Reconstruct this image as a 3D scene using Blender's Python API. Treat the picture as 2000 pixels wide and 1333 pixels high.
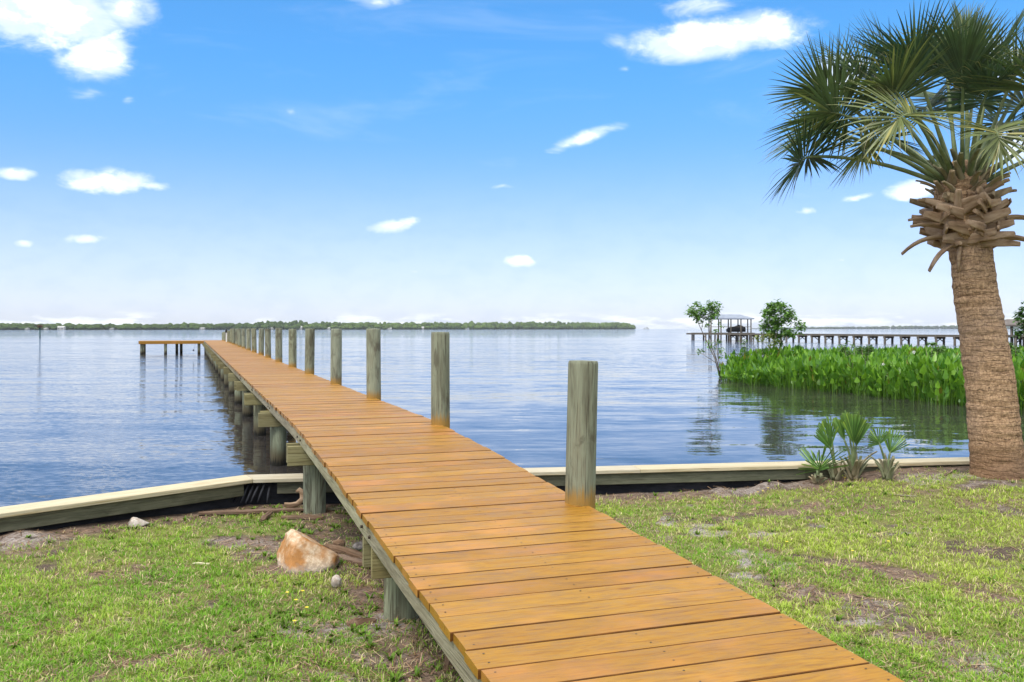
import bpy, bmesh, math, random
import numpy as np
from mathutils import Vector, Matrix, noise as mnoise

random.seed(7)
rng = np.random.default_rng(7)
R = math.radians
for o in list(bpy.data.objects):
    bpy.data.objects.remove(o)
scene = bpy.context.scene
COL = scene.collection

# ------------------------------------------------------------------ camera
F_PX = 1800.0      # focal length in pixels of the 2000 px wide photograph
HC = 1.75          # eye height above the water (z = 0)
HOR = 642.5        # horizon row
cam_d = bpy.data.cameras.new('camera')
cam = bpy.data.objects.new('camera', cam_d)
COL.objects.link(cam)
cam.location = (0, 0, HC)
cam.rotation_euler = (R(90), 0, 0)
cam_d.sensor_width = 36.0
cam_d.lens = 36.0 * F_PX / 2000.0
cam_d.shift_y = -(666.5 - HOR) / 2000.0
cam_d.clip_start = 0.05
cam_d.clip_end = 60000
scene.camera = cam

scene.render.engine = 'CYCLES'
scene.cycles.use_denoising = True
scene.cycles.max_bounces = 5
scene.cycles.diffuse_bounces = 2
scene.cycles.glossy_bounces = 2
scene.cycles.transmission_bounces = 3
scene.cycles.transparent_max_bounces = 8
scene.cycles.volume_bounces = 1
scene.cycles.sample_clamp_indirect = 6.0
scene.view_settings.view_transform = 'Standard'
scene.view_settings.look = 'None'
scene.view_settings.gamma = 1.0
scene.view_settings.use_curve_mapping = False
scene.view_settings.exposure = EXPOSURE = 1.2

SUN_EL, SUN_AZ = R(58), R(215)       # azimuth clockwise from +Y: behind the camera, to the left
sun_dir = Vector((math.sin(SUN_AZ) * math.cos(SUN_EL), math.cos(SUN_AZ) * math.cos(SUN_EL), math.sin(SUN_EL)))
sd = bpy.data.lights.new('sun', 'SUN')
sd.energy = 1.5
sd.angle = R(20)
sd.color = (1.0, 0.95, 0.87)
so = bpy.data.objects.new('sun', sd)
COL.objects.link(so)
so.rotation_euler = (-sun_dir).to_track_quat('-Z', 'Y').to_euler()
so.location = (0, 0, 30)


# ------------------------------------------------------------------ node helpers
def nd(nt, typ, ins=None, out=0, **props):
    n = nt.nodes.new('ShaderNode' + typ)
    for k, v in props.items():
        setattr(n, k, v)
    for k, v in (ins or {}).items():
        s = n.inputs[k]
        if isinstance(v, bpy.types.NodeSocket):
            nt.links.new(v, s)
        else:
            s.default_value = v
    return n.outputs[out]


def mth(nt, op, a, b=None, c=None, clamp=False):
    ins = {0: a}
    if b is not None:
        ins[1] = b
    if c is not None:
        ins[2] = c
    return nd(nt, 'Math', ins, operation=op, use_clamp=clamp)


def vmul(nt, v, k):
    return nd(nt, 'VectorMath', {0: v, 1: k}, operation='MULTIPLY')


def vadd(nt, v, k):
    return nd(nt, 'VectorMath', {0: v, 1: k}, operation='ADD')


def nz(nt, vec, scale, detail=3.0, rough=0.55, out=0, dist=0.0):
    return nd(nt, 'TexNoise', {'Vector': vec, 'Scale': scale, 'Detail': detail, 'Roughness': rough, 'Distortion': dist}, out=out)


def sstep(nt, v, a, b, to0=0.0, to1=1.0):
    return nd(nt, 'MapRange', {0: v, 1: a, 2: b, 3: to0, 4: to1}, interpolation_type='SMOOTHSTEP')


def mixc(nt, f, a, b, blend='MIX'):
    n = nt.nodes.new('ShaderNodeMix')
    n.data_type = 'RGBA'
    n.blend_type = blend
    for s, v in ((n.inputs[0], f), (n.inputs[6], a), (n.inputs[7], b)):
        if isinstance(v, bpy.types.NodeSocket):
            nt.links.new(v, s)
        else:
            s.default_value = (*v, 1) if isinstance(v, tuple) and len(v) == 3 else v
    return n.outputs[2]


def ramp(nt, f, stops):
    n = nt.nodes.new('ShaderNodeValToRGB')
    cr = n.color_ramp
    while len(cr.elements) < len(stops):
        cr.elements.new(0.5)
    for e, (p, c) in zip(cr.elements, stops):
        e.position = p
        e.color = (*c, 1)
    nt.links.new(f, n.inputs[0])
    return n.outputs[0]


# ------------------------------------------------------------------ world: sky with fair-weather clouds
world = bpy.data.worlds.new('World')
scene.world = world
world.use_nodes = True
W = world.node_tree
world.cycles.sampling_method = 'MANUAL'
world.cycles.sample_map_resolution = 512
W.nodes.clear()
sky = nd(W, 'TexSky', sky_type='NISHITA', sun_disc=False, sun_elevation=SUN_EL, sun_rotation=SUN_AZ,
         altitude=0.0, air_density=1.0, dust_density=0.6, ozone_density=2.2)
wdir = nd(W, 'TexCoord', out=0)
wsep = W.nodes.new('ShaderNodeSeparateXYZ')
W.links.new(wdir, wsep.inputs[0])
dx, dy, dz = wsep.outputs
az = mth(W, 'ARCTAN2', dx, dy)
el = mth(W, 'ARCSINE', dz)
ae = nd(W, 'CombineXYZ', {0: az, 1: el, 2: 0.0})
warp = nz(W, wdir, 9.0, 4, 0.55, out=1)
ae_w = vadd(W, ae, vmul(W, vadd(W, warp, (-0.5, -0.5, -0.5)), (0.05, 0.03, 0.0)))
# fair-weather clouds: (pixel x, pixel y, half width, half height, tilt, strength) turned into directions
CLOUDS = [(95, 30, 190, 80, 0, 1.35), (185, 105, 95, 62, 0, 1.2), (225, 20, 90, 55, 0, .8), (175, 183, 60, 20, 0, .42),
          (255, 198, 22, 12, 0, .36), (30, 332, 56, 17, 0, .85), (215, 352, 105, 32, 0, 1.05), (290, 366, 65, 15, -8, .7),
          (160, 467, 58, 16, 0, .9), (58, 474, 30, 13, 0, .75), (1400, 72, 190, 46, 3, 1.25), (1485, 58, 130, 44, -3, 1.1),
          (1370, 5, 90, 32, 0, .6), (1215, 80, 50, 20, -15, .42), (1150, 270, 85, 17, 17, .75), (775, 438, 64, 20, 5, .85),
          (1012, 510, 50, 16, 0, .85), (1575, 413, 36, 12, 0, .7), (1680, 387, 44, 10, 5, .6), (1780, 378, 60, 26, 0, 1.0),
          (1970, 292, 70, 38, 0, 1.05), (1650, 150, 80, 50, 0, .9), (1940, 110, 90, 60, 0, .85), (560, 215, 30, 18, 0, .25),
          (740, 4, 80, 18, 0, .4), (230, 545, 60, 8, -3, .3), (1640, 505, 40, 9, 0, .35), (1220, 132, 18, 9, 0, .3),
          (980, 373, 34, 7, 0, .3), (800, 523, 26, 8, 0, .35)]
field = None
for (cx, cy, hw, hh, rot, amp) in CLOUDS:
    a0 = math.atan((cx - 1000) / F_PX)
    e0 = math.atan((HOR - cy) / F_PX * math.cos(a0))
    n = W.nodes.new('ShaderNodeMapping')
    n.vector_type = 'TEXTURE'
    W.links.new(ae_w, n.inputs[0])
    n.inputs['Location'].default_value = (a0, e0, 0)
    n.inputs['Rotation'].default_value = (0, 0, R(rot))
    n.inputs['Scale'].default_value = (hw / F_PX * math.cos(a0) ** 2 * 1.15, hh / F_PX * math.cos(a0) * 1.15, 1)
    r = nd(W, 'VectorMath', {0: n.outputs[0]}, out=1, operation='LENGTH')
    m = mth(W, 'MULTIPLY', mth(W, 'SUBTRACT', 1.0, r, clamp=True), amp * .86)
    field = m if field is None else mth(W, 'MAXIMUM', field, m)
cn = nz(W, vmul(W, wdir, (1.0, 1.0, 1.9)), 26.0, 7, 0.6)
placed = sstep(W, mth(W, 'ADD', field, mth(W, 'MULTIPLY', mth(W, 'SUBTRACT', cn, 0.55), mth(W, 'MINIMUM', mth(W, 'MULTIPLY', field, 5.0), 1.7))), 0.06, 0.95)
# the rest of the sky, above and behind: the same broken fair-weather cloud
zz = mth(W, 'ADD', mth(W, 'MAXIMUM', dz, 0.0), 0.12)
pl = nd(W, 'CombineXYZ', {0: mth(W, 'DIVIDE', dx, zz), 1: mth(W, 'DIVIDE', dy, zz), 2: 3.7})
gn = nz(W, pl, 0.9, 7, 0.58)
gmask = mth(W, 'MAXIMUM', sstep(W, el, 0.335, 0.42),
            mth(W, 'MULTIPLY', sstep(W, mth(W, 'ABSOLUTE', az), 0.62, 0.8), sstep(W, el, 0.04, 0.16)))
general = mth(W, 'MULTIPLY', sstep(W, gn, 0.33, 0.56), gmask)
# low bank of distant cloud along the horizon
hb = nz(W, vmul(W, wdir, (1.0, 1.0, 5.0)), 14.0, 6, 0.6)
bank = mth(W, 'MULTIPLY', sstep(W, hb, 0.38, 0.62), mth(W, 'MULTIPLY', sstep(W, el, 0.026, 0.006), 0.6))
# thin ragged veil round the clouds and faint high streaks across the whole sky
wn = nz(W, vmul(W, wdir, (1.0, 1.0, 2.6)), 11.0, 8, 0.62, dist=1.1)
veil = mth(W, 'MULTIPLY', sstep(W, mth(W, 'ADD', mth(W, 'MULTIPLY', field, .9), mth(W, 'SUBTRACT', wn, .56)), .05, .5), mth(W, 'MINIMUM', mth(W, 'MULTIPLY', field, 4.0), .55))
streak = mth(W, 'MULTIPLY', sstep(W, nz(W, vmul(W, wdir, (1.6, 1.6, 7.0)), 2.6, 7, .6, dist=.8), .52, .80), .09)
cl = mth(W, 'MAXIMUM', mth(W, 'MAXIMUM', mth(W, 'MAXIMUM', placed, general), bank), mth(W, 'MAXIMUM', mth(W, 'MAXIMUM', veil, streak), mth(W, 'MULTIPLY', sstep(W, el, .21, 0.0), .20)), clamp=True)      # and pale air low down
CLOUD_L = 6.4
ccol = mixc(W, sstep(W, cn, 0.3, 0.6), (CLOUD_L * .93, CLOUD_L * .96, CLOUD_L * 1.0), (CLOUD_L * 1.12, CLOUD_L * 1.12, CLOUD_L * 1.1))
skyc = nd(W, 'HueSaturation', {'Saturation': 1.16, 'Color': mixc(W, 1.0, nd(W, 'Gamma', {'Color': sky, 'Gamma': .7}), mixc(W, sstep(W, el, .05, .30), (.90, 1.0, 1.40), (.76, 1.14, 1.54)), 'MULTIPLY')})
ccol = mixc(W, mth(W, 'MULTIPLY', general, sstep(W, gn, .45, .75)), ccol, (CLOUD_L * .98, CLOUD_L * .98, CLOUD_L * 1.04))      # thicker overhead cloud is greyer below
fin = mixc(W, cl, skyc, ccol)
bg = nd(W, 'Background', {0: fin, 1: 0.1})
wo = W.nodes.new('ShaderNodeOutputWorld')
W.links.new(bg, wo.inputs[0])


# ------------------------------------------------------------------ mesh / object helpers
def fast_mesh(name, V, Fc, mat=None, col=None, smooth=False):
    V = np.asarray(V, np.float32).reshape(-1, 3)
    Fc = np.asarray(Fc, np.int32)
    k = Fc.shape[1]
    me = bpy.data.meshes.new(name)
    me.vertices.add(len(V))
    me.vertices.foreach_set('co', V.ravel())
    me.loops.add(Fc.size)
    me.loops.foreach_set('vertex_index', Fc.ravel())
    me.polygons.add(len(Fc))
    me.polygons.foreach_set('loop_start', np.arange(0, Fc.size, k, dtype=np.int32))
    me.polygons.foreach_set('loop_total', np.full(len(Fc), k, np.int32))
    if smooth:
        me.polygons.foreach_set('use_smooth', np.ones(len(Fc), bool))
    me.update(calc_edges=True)
    if col is not None:
        at = me.attributes.new('col', 'FLOAT_COLOR', 'POINT')
        c4 = np.ones((len(V), 4), np.float32)
        c4[:, :3] = col
        at.data.foreach_set('color', c4.ravel())
    if mat:
        me.materials.append(mat)
    return me


class MB:
    """collects verts / faces of one mesh"""
    def __init__(self):
        self.v, self.f = [], []

    def add(self, vs, fs):
        b = len(self.v)
        self.v += [tuple(p) for p in vs]
        self.f += [tuple(i + b for i in q) for q in fs]

    def box(self, c, s, rz=0.0, M=None, cham=0.0):
        x, y, z = s[0] / 2, s[1] / 2, s[2] / 2
        M = M or Matrix.Rotation(rz, 3, 'Z')
        c = Vector(c)
        if cham <= 0:
            p = [(-x, -y, -z), (x, -y, -z), (x, y, -z), (-x, y, -z), (-x, -y, z), (x, -y, z), (x, y, z), (-x, y, z)]
            self.add([c + M @ Vector(q) for q in p], [(0, 3, 2, 1), (4, 5, 6, 7), (0, 1, 5, 4), (1, 2, 6, 5), (2, 3, 7, 6), (3, 0, 4, 7)])
        else:   # octagonal cross section along x
            k = cham
            pr = [(-y + k, -z), (y - k, -z), (y, -z + k), (y, z - k), (y - k, z), (-y + k, z), (-y, z - k), (-y, -z + k)]
            vs = [c + M @ Vector((sx * x, a, b)) for sx in (-1, 1) for a, b in pr]
            self.add(vs, [(i, (i + 1) % 8, 8 + (i + 1) % 8, 8 + i)[::-1] for i in range(8)] + [tuple(range(8)), tuple(range(15, 7, -1))])

    def bar(self, a, b, w, h=None, up=(0, 0, 1), cham=0.0):
        a, b = Vector(a), Vector(b)
        d = (b - a)
        L = d.length
        d = d / L
        s = Vector(up).cross(d)
        if s.length < 1e-4:
            s = Vector((1, 0, 0))
        s.normalize()
        u = d.cross(s)
        M = Matrix((d, s, u)).transposed()
        self.box((a + b) / 2, (L, w, h or w), M=M, cham=cham)

    def tube(self, pts, radii, n=8, cap=True):
        pts = [Vector(p) for p in pts]
        b = len(self.v)
        ref = None
        for i, p in enumerate(pts):
            t = (pts[min(i + 1, len(pts) - 1)] - pts[max(i - 1, 0)]).normalized()
            if ref is None:
                ref = t.cross(Vector((0.31, 0.52, 0.8)))
                if ref.length < .05:
                    ref = t.cross(Vector((1, 0, 0)))
            ref = (ref - t * ref.dot(t)).normalized()
            o = t.cross(ref)
            for k in range(n):
                a = 2 * math.pi * k / n
                self.v.append(tuple(p + (ref * math.cos(a) + o * math.sin(a)) * radii[i]))
        for i in range(len(pts) - 1):
            for k in range(n):
                self.f.append((b + i * n + k, b + i * n + (k + 1) % n, b + (i + 1) * n + (k + 1) % n, b + (i + 1) * n + k))
        if cap:
            self.f.append(tuple(b + k for k in range(n))[::-1])
            self.f.append(tuple(b + (len(pts) - 1) * n + k for k in range(n)))

    def mesh(self, name, mat, smooth=False):
        me = bpy.data.meshes.new(name)
        me.from_pydata(self.v, [], self.f)
        me.update()
        if smooth:
            for p in me.polygons:
                p.use_smooth = True
        me.materials.append(mat)
        return me

    def build(self, name, mat, parent=None, smooth=False):
        return ob(name, self.mesh(name, mat, smooth), parent)


def ob(name, me, parent=None, loc=None, rot=None, scale=None):
    o = bpy.data.objects.new(name, me)
    COL.objects.link(o)
    if parent:
        o.parent = parent
    if loc is not None:
        o.location = loc
    if rot is not None:
        o.rotation_euler = rot
    if scale is not None:
        o.scale = scale
    return o


def empty(name, loc=(0, 0, 0), rz=0.0):
    o = ob(name, None, None, loc, (0, 0, rz))
    o.empty_display_size = 0.2
    return o


def tag(o, label=None, cat=None, group=None, kind=None):
    if label:
        o['label'] = label
    if cat:
        o['category'] = cat
    if group:
        o['group'] = group
    if kind:
        o['kind'] = kind
    return o


def px(x, y, Z):
    """point at depth Z that the photograph shows at pixel (x, y)"""
    return Vector(((x - 1000) / F_PX * Z, Z, HC - (y - HOR) / F_PX * Z))


# ------------------------------------------------------------------ lattice noise for numpy
_lat = {}


def vnoise(x, y, seed):
    if seed not in _lat:
        _lat[seed] = np.random.default_rng(seed).random((256, 256))
    r = _lat[seed]
    xi, yi = np.floor(x).astype(int), np.floor(y).astype(int)
    fx, fy = x - xi, y - yi
    fx, fy = fx * fx * (3 - 2 * fx), fy * fy * (3 - 2 * fy)
    g = lambda a, b: r[a % 256, b % 256]
    return (g(xi, yi) * (1 - fx) + g(xi + 1, yi) * fx) * (1 - fy) + (g(xi, yi + 1) * (1 - fx) + g(xi + 1, yi + 1) * fx) * fy


def fbm(x, y, seed, octv=4):
    s, a, t = 0, 1.0, 0
    for i in range(octv):
        s = s + a * vnoise(x * 2 ** i + 17.3 * i, y * 2 ** i + 5.1 * i, seed + i)
        t += a
        a *= 0.5
    return s / t


def ss(v, a, b):
    t = np.clip((v - a) / (b - a), 0, 1)
    return t * t * (3 - 2 * t)
# ------------------------------------------------------------------ materials
def mat(name):
    m = bpy.data.materials.new(name)
    m.use_nodes = True
    nt = m.node_tree
    b = nt.nodes['Principled BSDF']
    return m, nt, b


def setp(nt, b, **kw):
    for k, v in kw.items():
        s = b.inputs[k.replace('_', ' ')]
        if isinstance(v, bpy.types.NodeSocket):
            nt.links.new(v, s)
        else:
            s.default_value = (*v, 1) if isinstance(v, tuple) and len(v) == 3 else v


def bump(nt, h, strength=0.4, dist=0.01):
    return nd(nt, 'Bump', {'Height': h, 'Strength': strength, 'Distance': dist})


def objco(nt, k=(1, 1, 1), jitter=37.0):
    tc = nd(nt, 'TexCoord', out=3)
    rnd = nd(nt, 'ObjectInfo', out=5)
    off = nd(nt, 'CombineXYZ', {0: mth(nt, 'MULTIPLY', rnd, jitter), 1: mth(nt, 'MULTIPLY', rnd, jitter * 1.7), 2: mth(nt, 'MULTIPLY', rnd, jitter * .6)})
    return vadd(nt, vmul(nt, tc, k), off), tc, rnd


def mat_deck():
    m, nt, b = mat('stained_deck_wood')
    v, tc, rnd = objco(nt)
    lng = vmul(nt, v, (.8, 22.0, 22.0))
    warp = nz(nt, vmul(nt, v, (2.2, 6.0, 1.0)), 1.0, 2, 0.5, out=1)
    gv = vadd(nt, lng, vmul(nt, warp, (0.0, 2.2, 2.2)))
    g1 = nz(nt, gv, 2.2, 6, 0.62)
    fine = nz(nt, vmul(nt, v, (4.0, 160.0, 160.0)), 1.0, 3, 0.7)
    big = nz(nt, v, 2.3, 3, 0.5)
    c = ramp(nt, g1, [(0.26, (.165, .068, .007)), (0.38, (.262, .122, .012)), (0.52, (.318, .160, .016)), (0.62, (.255, .115, .012)), (0.74, (.318, .156, .018)), (0.85, (.245, .108, .011))])
    c = mixc(nt, mth(nt, 'MULTIPLY', sstep(nt, big, 0.48, 0.72), .55), c, (.43, .19, .05))
    c = mixc(nt, mth(nt, 'MULTIPLY', sstep(nt, fine, 0.56, 0.75), 0.65), c, (.13, .046, .006))
    vor = nd(nt, 'TexVoronoi', {'Vector': vmul(nt, v, (1.9, 5.5, 1.0)), 'Scale': 1.0, 'Randomness': 1.0}, out=0)
    kn = sstep(nt, mth(nt, 'ADD', vor, mth(nt, 'MULTIPLY', big, 0.10)), 0.135, 0.075)
    c = mixc(nt, mth(nt, 'MULTIPLY', kn, 0.75), c, (.17, .06, .012))
    # each board took the stain a little differently; board 'pos' fades to a paler, pinker tone with wear
    tone = ramp(nt, rnd, [(0.0, (.86, .82, .75)), (0.25, (.97, .96, .92)), (0.5, (1.03, 1.05, 1.0)), (0.75, (1.07, 1.11, 1.1)), (1.0, (.96, .86, .95))])
    c = mixc(nt, 1.0, c, tone, 'MULTIPLY')
    mot = nz(nt, vmul(nt, v, (3.0, 9.0, 9.0)), 2.2, 5, .7)
    c = mixc(nt, 1.0, c, ramp(nt, mot, [(.3, (.80, .78, .72)), (.5, (1, 1, 1)), (.72, (1.14, 1.13, 1.12))]), 'MULTIPLY')
    rr = sstep(nt, mot, 0.35, 0.65, 0.40, 0.62)
    hgt = mth(nt, 'ADD', mth(nt, 'MULTIPLY', g1, 0.7), mth(nt, 'MULTIPLY', fine, 0.5))
    setp(nt, b, Base_Color=c, Roughness=rr, Normal=bump(nt, hgt, 0.35, 0.004))
    b.inputs['Specular IOR Level'].default_value = 0.30
    return m


def mat_treated(name, stops, band=False, vert=True, dark=(.045, .035, .022), rough=.8, rust=False):
    m, nt, b = mat(name)
    v, tc, rnd = objco(nt)
    k = (15.0, 15.0, 1.5) if vert else (1.1, 16.0, 16.0)
    k2 = (95.0, 95.0, 3.0) if vert else (2.4, 120.0, 120.0)
    warp = nz(nt, vmul(nt, v, (3, 3, 1.4)), 1.0, 2, 0.5, out=1)
    g = nz(nt, vadd(nt, vmul(nt, v, k), vmul(nt, warp, (1.6, 1.6, 1.6))), 1.0, 5, 0.65)
    f = nz(nt, vmul(nt, v, k2), 1.0, 3, 0.6)
    c = ramp(nt, g, stops)
    c = mixc(nt, mth(nt, 'MULTIPLY', sstep(nt, f, 0.52, 0.68), 0.75), c, dark)
    bl = nz(nt, vmul(nt, v, (5, 5, 2.2)), 1.0, 5, 0.65, dist=1.2)
    if vert:
        c = mixc(nt, mth(nt, 'MULTIPLY', sstep(nt, bl, .52, .64), .7), c, (.085, .078, .055))
    tone = ramp(nt, rnd, [(0.0, (.82, .80, .76)), (0.5, (1, 1, 1)), (0.8, (1.0, .93, .80)), (1.0, (1.08, 1.12, 1.05))])
    c = mixc(nt, 1.0, c, tone, 'MULTIPLY')
    pos = nd(nt, 'NewGeometry', out=0)
    sp = nt.nodes.new('ShaderNodeSeparateXYZ')
    nt.links.new(pos, sp.inputs[0])
    wob = mth(nt, 'ADD', sp.outputs[2], mth(nt, 'MULTIPLY', mth(nt, 'SUBTRACT', f, 0.5), 0.25))
    if band:        # algae and water stain left by the river level on the piles
        c = mixc(nt, sstep(nt, wob, 0.32, 0.10), c, (.085, .072, .042))
        c = mixc(nt, sstep(nt, wob, 0.12, 0.03), c, (.012, .012, .009))
    if rust:        # stain that ran from the deck oil, just above the boards
        so_ = nt.nodes.new('ShaderNodeSeparateXYZ')
        nt.links.new(tc, so_.inputs[0])
        c = mixc(nt, mth(nt, 'MULTIPLY', sstep(nt, mth(nt, 'ADD', so_.outputs[2], mth(nt, 'MULTIPLY', mth(nt, 'SUBTRACT', f, .5), .25)), 0.13, 0.02), 0.9), c, (.30, .165, .03))
    hgt = mth(nt, 'ADD', g, mth(nt, 'MULTIPLY', f, 0.8))
    setp(nt, b, Base_Color=c, Roughness=rough, Normal=bump(nt, hgt, 0.75, 0.008))
    b.inputs['Specular IOR Level'].default_value = 0.25
    return m


GREEN_STOPS = [(0.25, (.088, .083, .060)), (0.42, (.178, .192, .140)), (0.55, (.255, .285, .212)), (0.72, (.200, .195, .142))]
M_DECK = mat_deck()
M_POST = mat_treated('green_treated_pile', GREEN_STOPS, band=True, rust=True)
M_PILE = mat_treated('green_treated_river_pile', GREEN_STOPS, band=True)
M_LANDPILE = mat_treated('green_treated_land_pile', GREEN_STOPS)
M_BEAM = mat_treated('treated_lumber', [(0.25, (.15, .13, .06)), (0.45, (.25, .225, .115)), (0.6, (.31, .29, .16)), (0.8, (.21, .185, .10))], vert=False, dark=(.09, .07, .03))
M_STRING = mat_treated('grey_stringer_lumber', [(0.25, (.15, .13, .085)), (0.45, (.25, .225, .155)), (0.6, (.33, .305, .22)), (0.8, (.21, .185, .11))], vert=False, dark=(.07, .06, .04))
M_CAP = mat_treated('new_pine_cap', [(0.25, (.38, .33, .23)), (0.45, (.48, .435, .325)), (0.6, (.54, .50, .39)), (0.8, (.43, .38, .265))], vert=False, dark=(.36, .27, .13), rough=.65)
M_WALER = mat_treated('green_grey_waler', [(0.25, (.045, .043, .029)), (0.45, (.092, .094, .065)), (0.6, (.135, .133, .095)), (0.8, (.08, .077, .048))], vert=False, dark=(.05, .045, .03))
M_GREYWOOD = mat_treated('weathered_far_wood', [(0.25, (.06, .055, .048)), (0.45, (.11, .10, .09)), (0.6, (.15, .14, .125)), (0.8, (.09, .08, .07))], vert=False, dark=(.03, .03, .03))
M_DRIFT = mat_treated('old_brown_wood', [(0.25, (.075, .045, .028)), (0.45, (.15, .095, .062)), (0.6, (.21, .15, .11)), (0.8, (.11, .07, .05))], vert=False, dark=(.04, .025, .018))


def mat_simple(name, c1, c2, scale=8.0, rough=.7, bmp=0.3, bd=0.01, stretch=(1, 1, 1), detail=4, spec=.3, lo=.35, hi=.65):
    m, nt, b = mat(name)
    v, tc, rnd = objco(nt, stretch)
    n = nz(nt, v, scale, detail, 0.6)
    c = mixc(nt, sstep(nt, n, lo, hi), c1, c2)
    setp(nt, b, Base_Color=c, Roughness=rough, Normal=bump(nt, n, bmp, bd))
    b.inputs['Specular IOR Level'].default_value = spec
    return m


M_SEAM_SHADE = mat_simple('board_edge_seam_shade', (.075, .028, .004), (.16, .060, .008), 6, .8, .4, .004, (1, 8, 8))  # gap shade painted as a darker stain colour on the board sides
M_LINER = mat_simple('black_geotextile', (.012, .013, .017), (.030, .032, .040), 3.0, .9, .5, .03, (1, 1, 3))
M_SCREW = mat_simple('dark_screw', (.03, .025, .02), (.06, .045, .03), 20, .5)
M_WHITE = mat_simple('white_pvc', (.62, .62, .60), (.74, .74, .72), 6, .4)
M_BLACK = mat_simple('black_plastic', (.012, .012, .014), (.025, .025, .028), 6, .4)
M_ROOF = mat_simple('blue_grey_metal_roof', (.17, .20, .26), (.24, .28, .35), 1.5, .45)
M_ROOF2 = mat_simple('brown_roof', (.10, .085, .075), (.15, .13, .12), 1.5, .7)
M_HOUSE = mat_simple('pale_house_wall', (.34, .34, .33), (.46, .46, .45), .3, .7)
M_PANE = mat_simple('dark_window', (.02, .025, .03), (.04, .045, .05), 1, .15)
M_NEST = mat_simple('nest_sticks', (.10, .06, .04), (.22, .15, .11), 4, .9)
M_TEAL = mat_simple('teal_marker_pole', (.02, .06, .075), (.035, .09, .10), 2, .6)


def mat_leaf(name, transl=0.35, rough=.45, spec=.35):
    """colour from the mesh attribute 'col' (a colour of the leaf itself), some light passes through"""
    m, nt, b = mat(name)
    a = nd(nt, 'Attribute', attribute_name='col')
    pos = nd(nt, 'NewGeometry', out=0)
    n = nz(nt, pos, 9.0, 2, 0.5)
    c = mixc(nt, 1.0, a, ramp(nt, n, [(0.3, (.85, .85, .85)), (0.7, (1.15, 1.15, 1.1))]), 'MULTIPLY')
    setp(nt, b, Base_Color=c, Roughness=rough)
    b.inputs['Specular IOR Level'].default_value = spec
    tr = nd(nt, 'BsdfTranslucent', {0: mixc(nt, 1.0, c, (1.1, 1.2, .7), 'MULTIPLY')})
    mx = nd(nt, 'MixShader', {0: transl, 1: b.outputs[0], 2: tr})
    nt.links.new(mx, nt.nodes['Material Output'].inputs[0])
    return m


M_GRASS = mat_leaf('grass_blades', .30, .6, .15)
M_LEAF = mat_leaf('marsh_leaf', .30, .38, .4)
M_TREELEAF = mat_leaf('tree_leaf', .30, .45, .35)
M_FROND = mat_leaf('palm_leaflet', .22, .40, .45)
M_LITTER = mat_leaf('dry_litter', .10, .8, .1)
M_PETIOLE = mat_simple('palm_petiole', (.085, .125, .050), (.17, .21, .10), 7, .42, .15, .004, (1, 1, 1), 3, .4)
M_BARKTWIG = mat_simple('sapling_bark', (.13, .10, .075), (.24, .20, .16), 9, .85)


def mat_boot():
    m, nt, b = mat('dead_palm_boot')
    v, tc, rnd = objco(nt)
    n = nz(nt, vmul(nt, v, (2.5, 14, 14)), 1.0, 5, 0.65)
    c = ramp(nt, n, [(0.28, (.085, .052, .032)), (0.45, (.25, .165, .102)), (0.62, (.39, .285, .20)), (0.8, (.22, .145, .092))])
    hi = nd(nt, 'Attribute', attribute_name='fresh', attribute_type='OBJECT', out=2)
    gr = ramp(nt, n, [(0.3, (.10, .115, .060)), (0.6, (.20, .225, .135)), (0.8, (.14, .14, .08))])
    c = mixc(nt, hi, c, gr)
    setp(nt, b, Base_Color=c, Roughness=.75, Normal=bump(nt, n, .5, .01))
    b.inputs['Specular IOR Level'].default_value = .2
    return m


M_BOOT = mat_boot()


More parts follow.
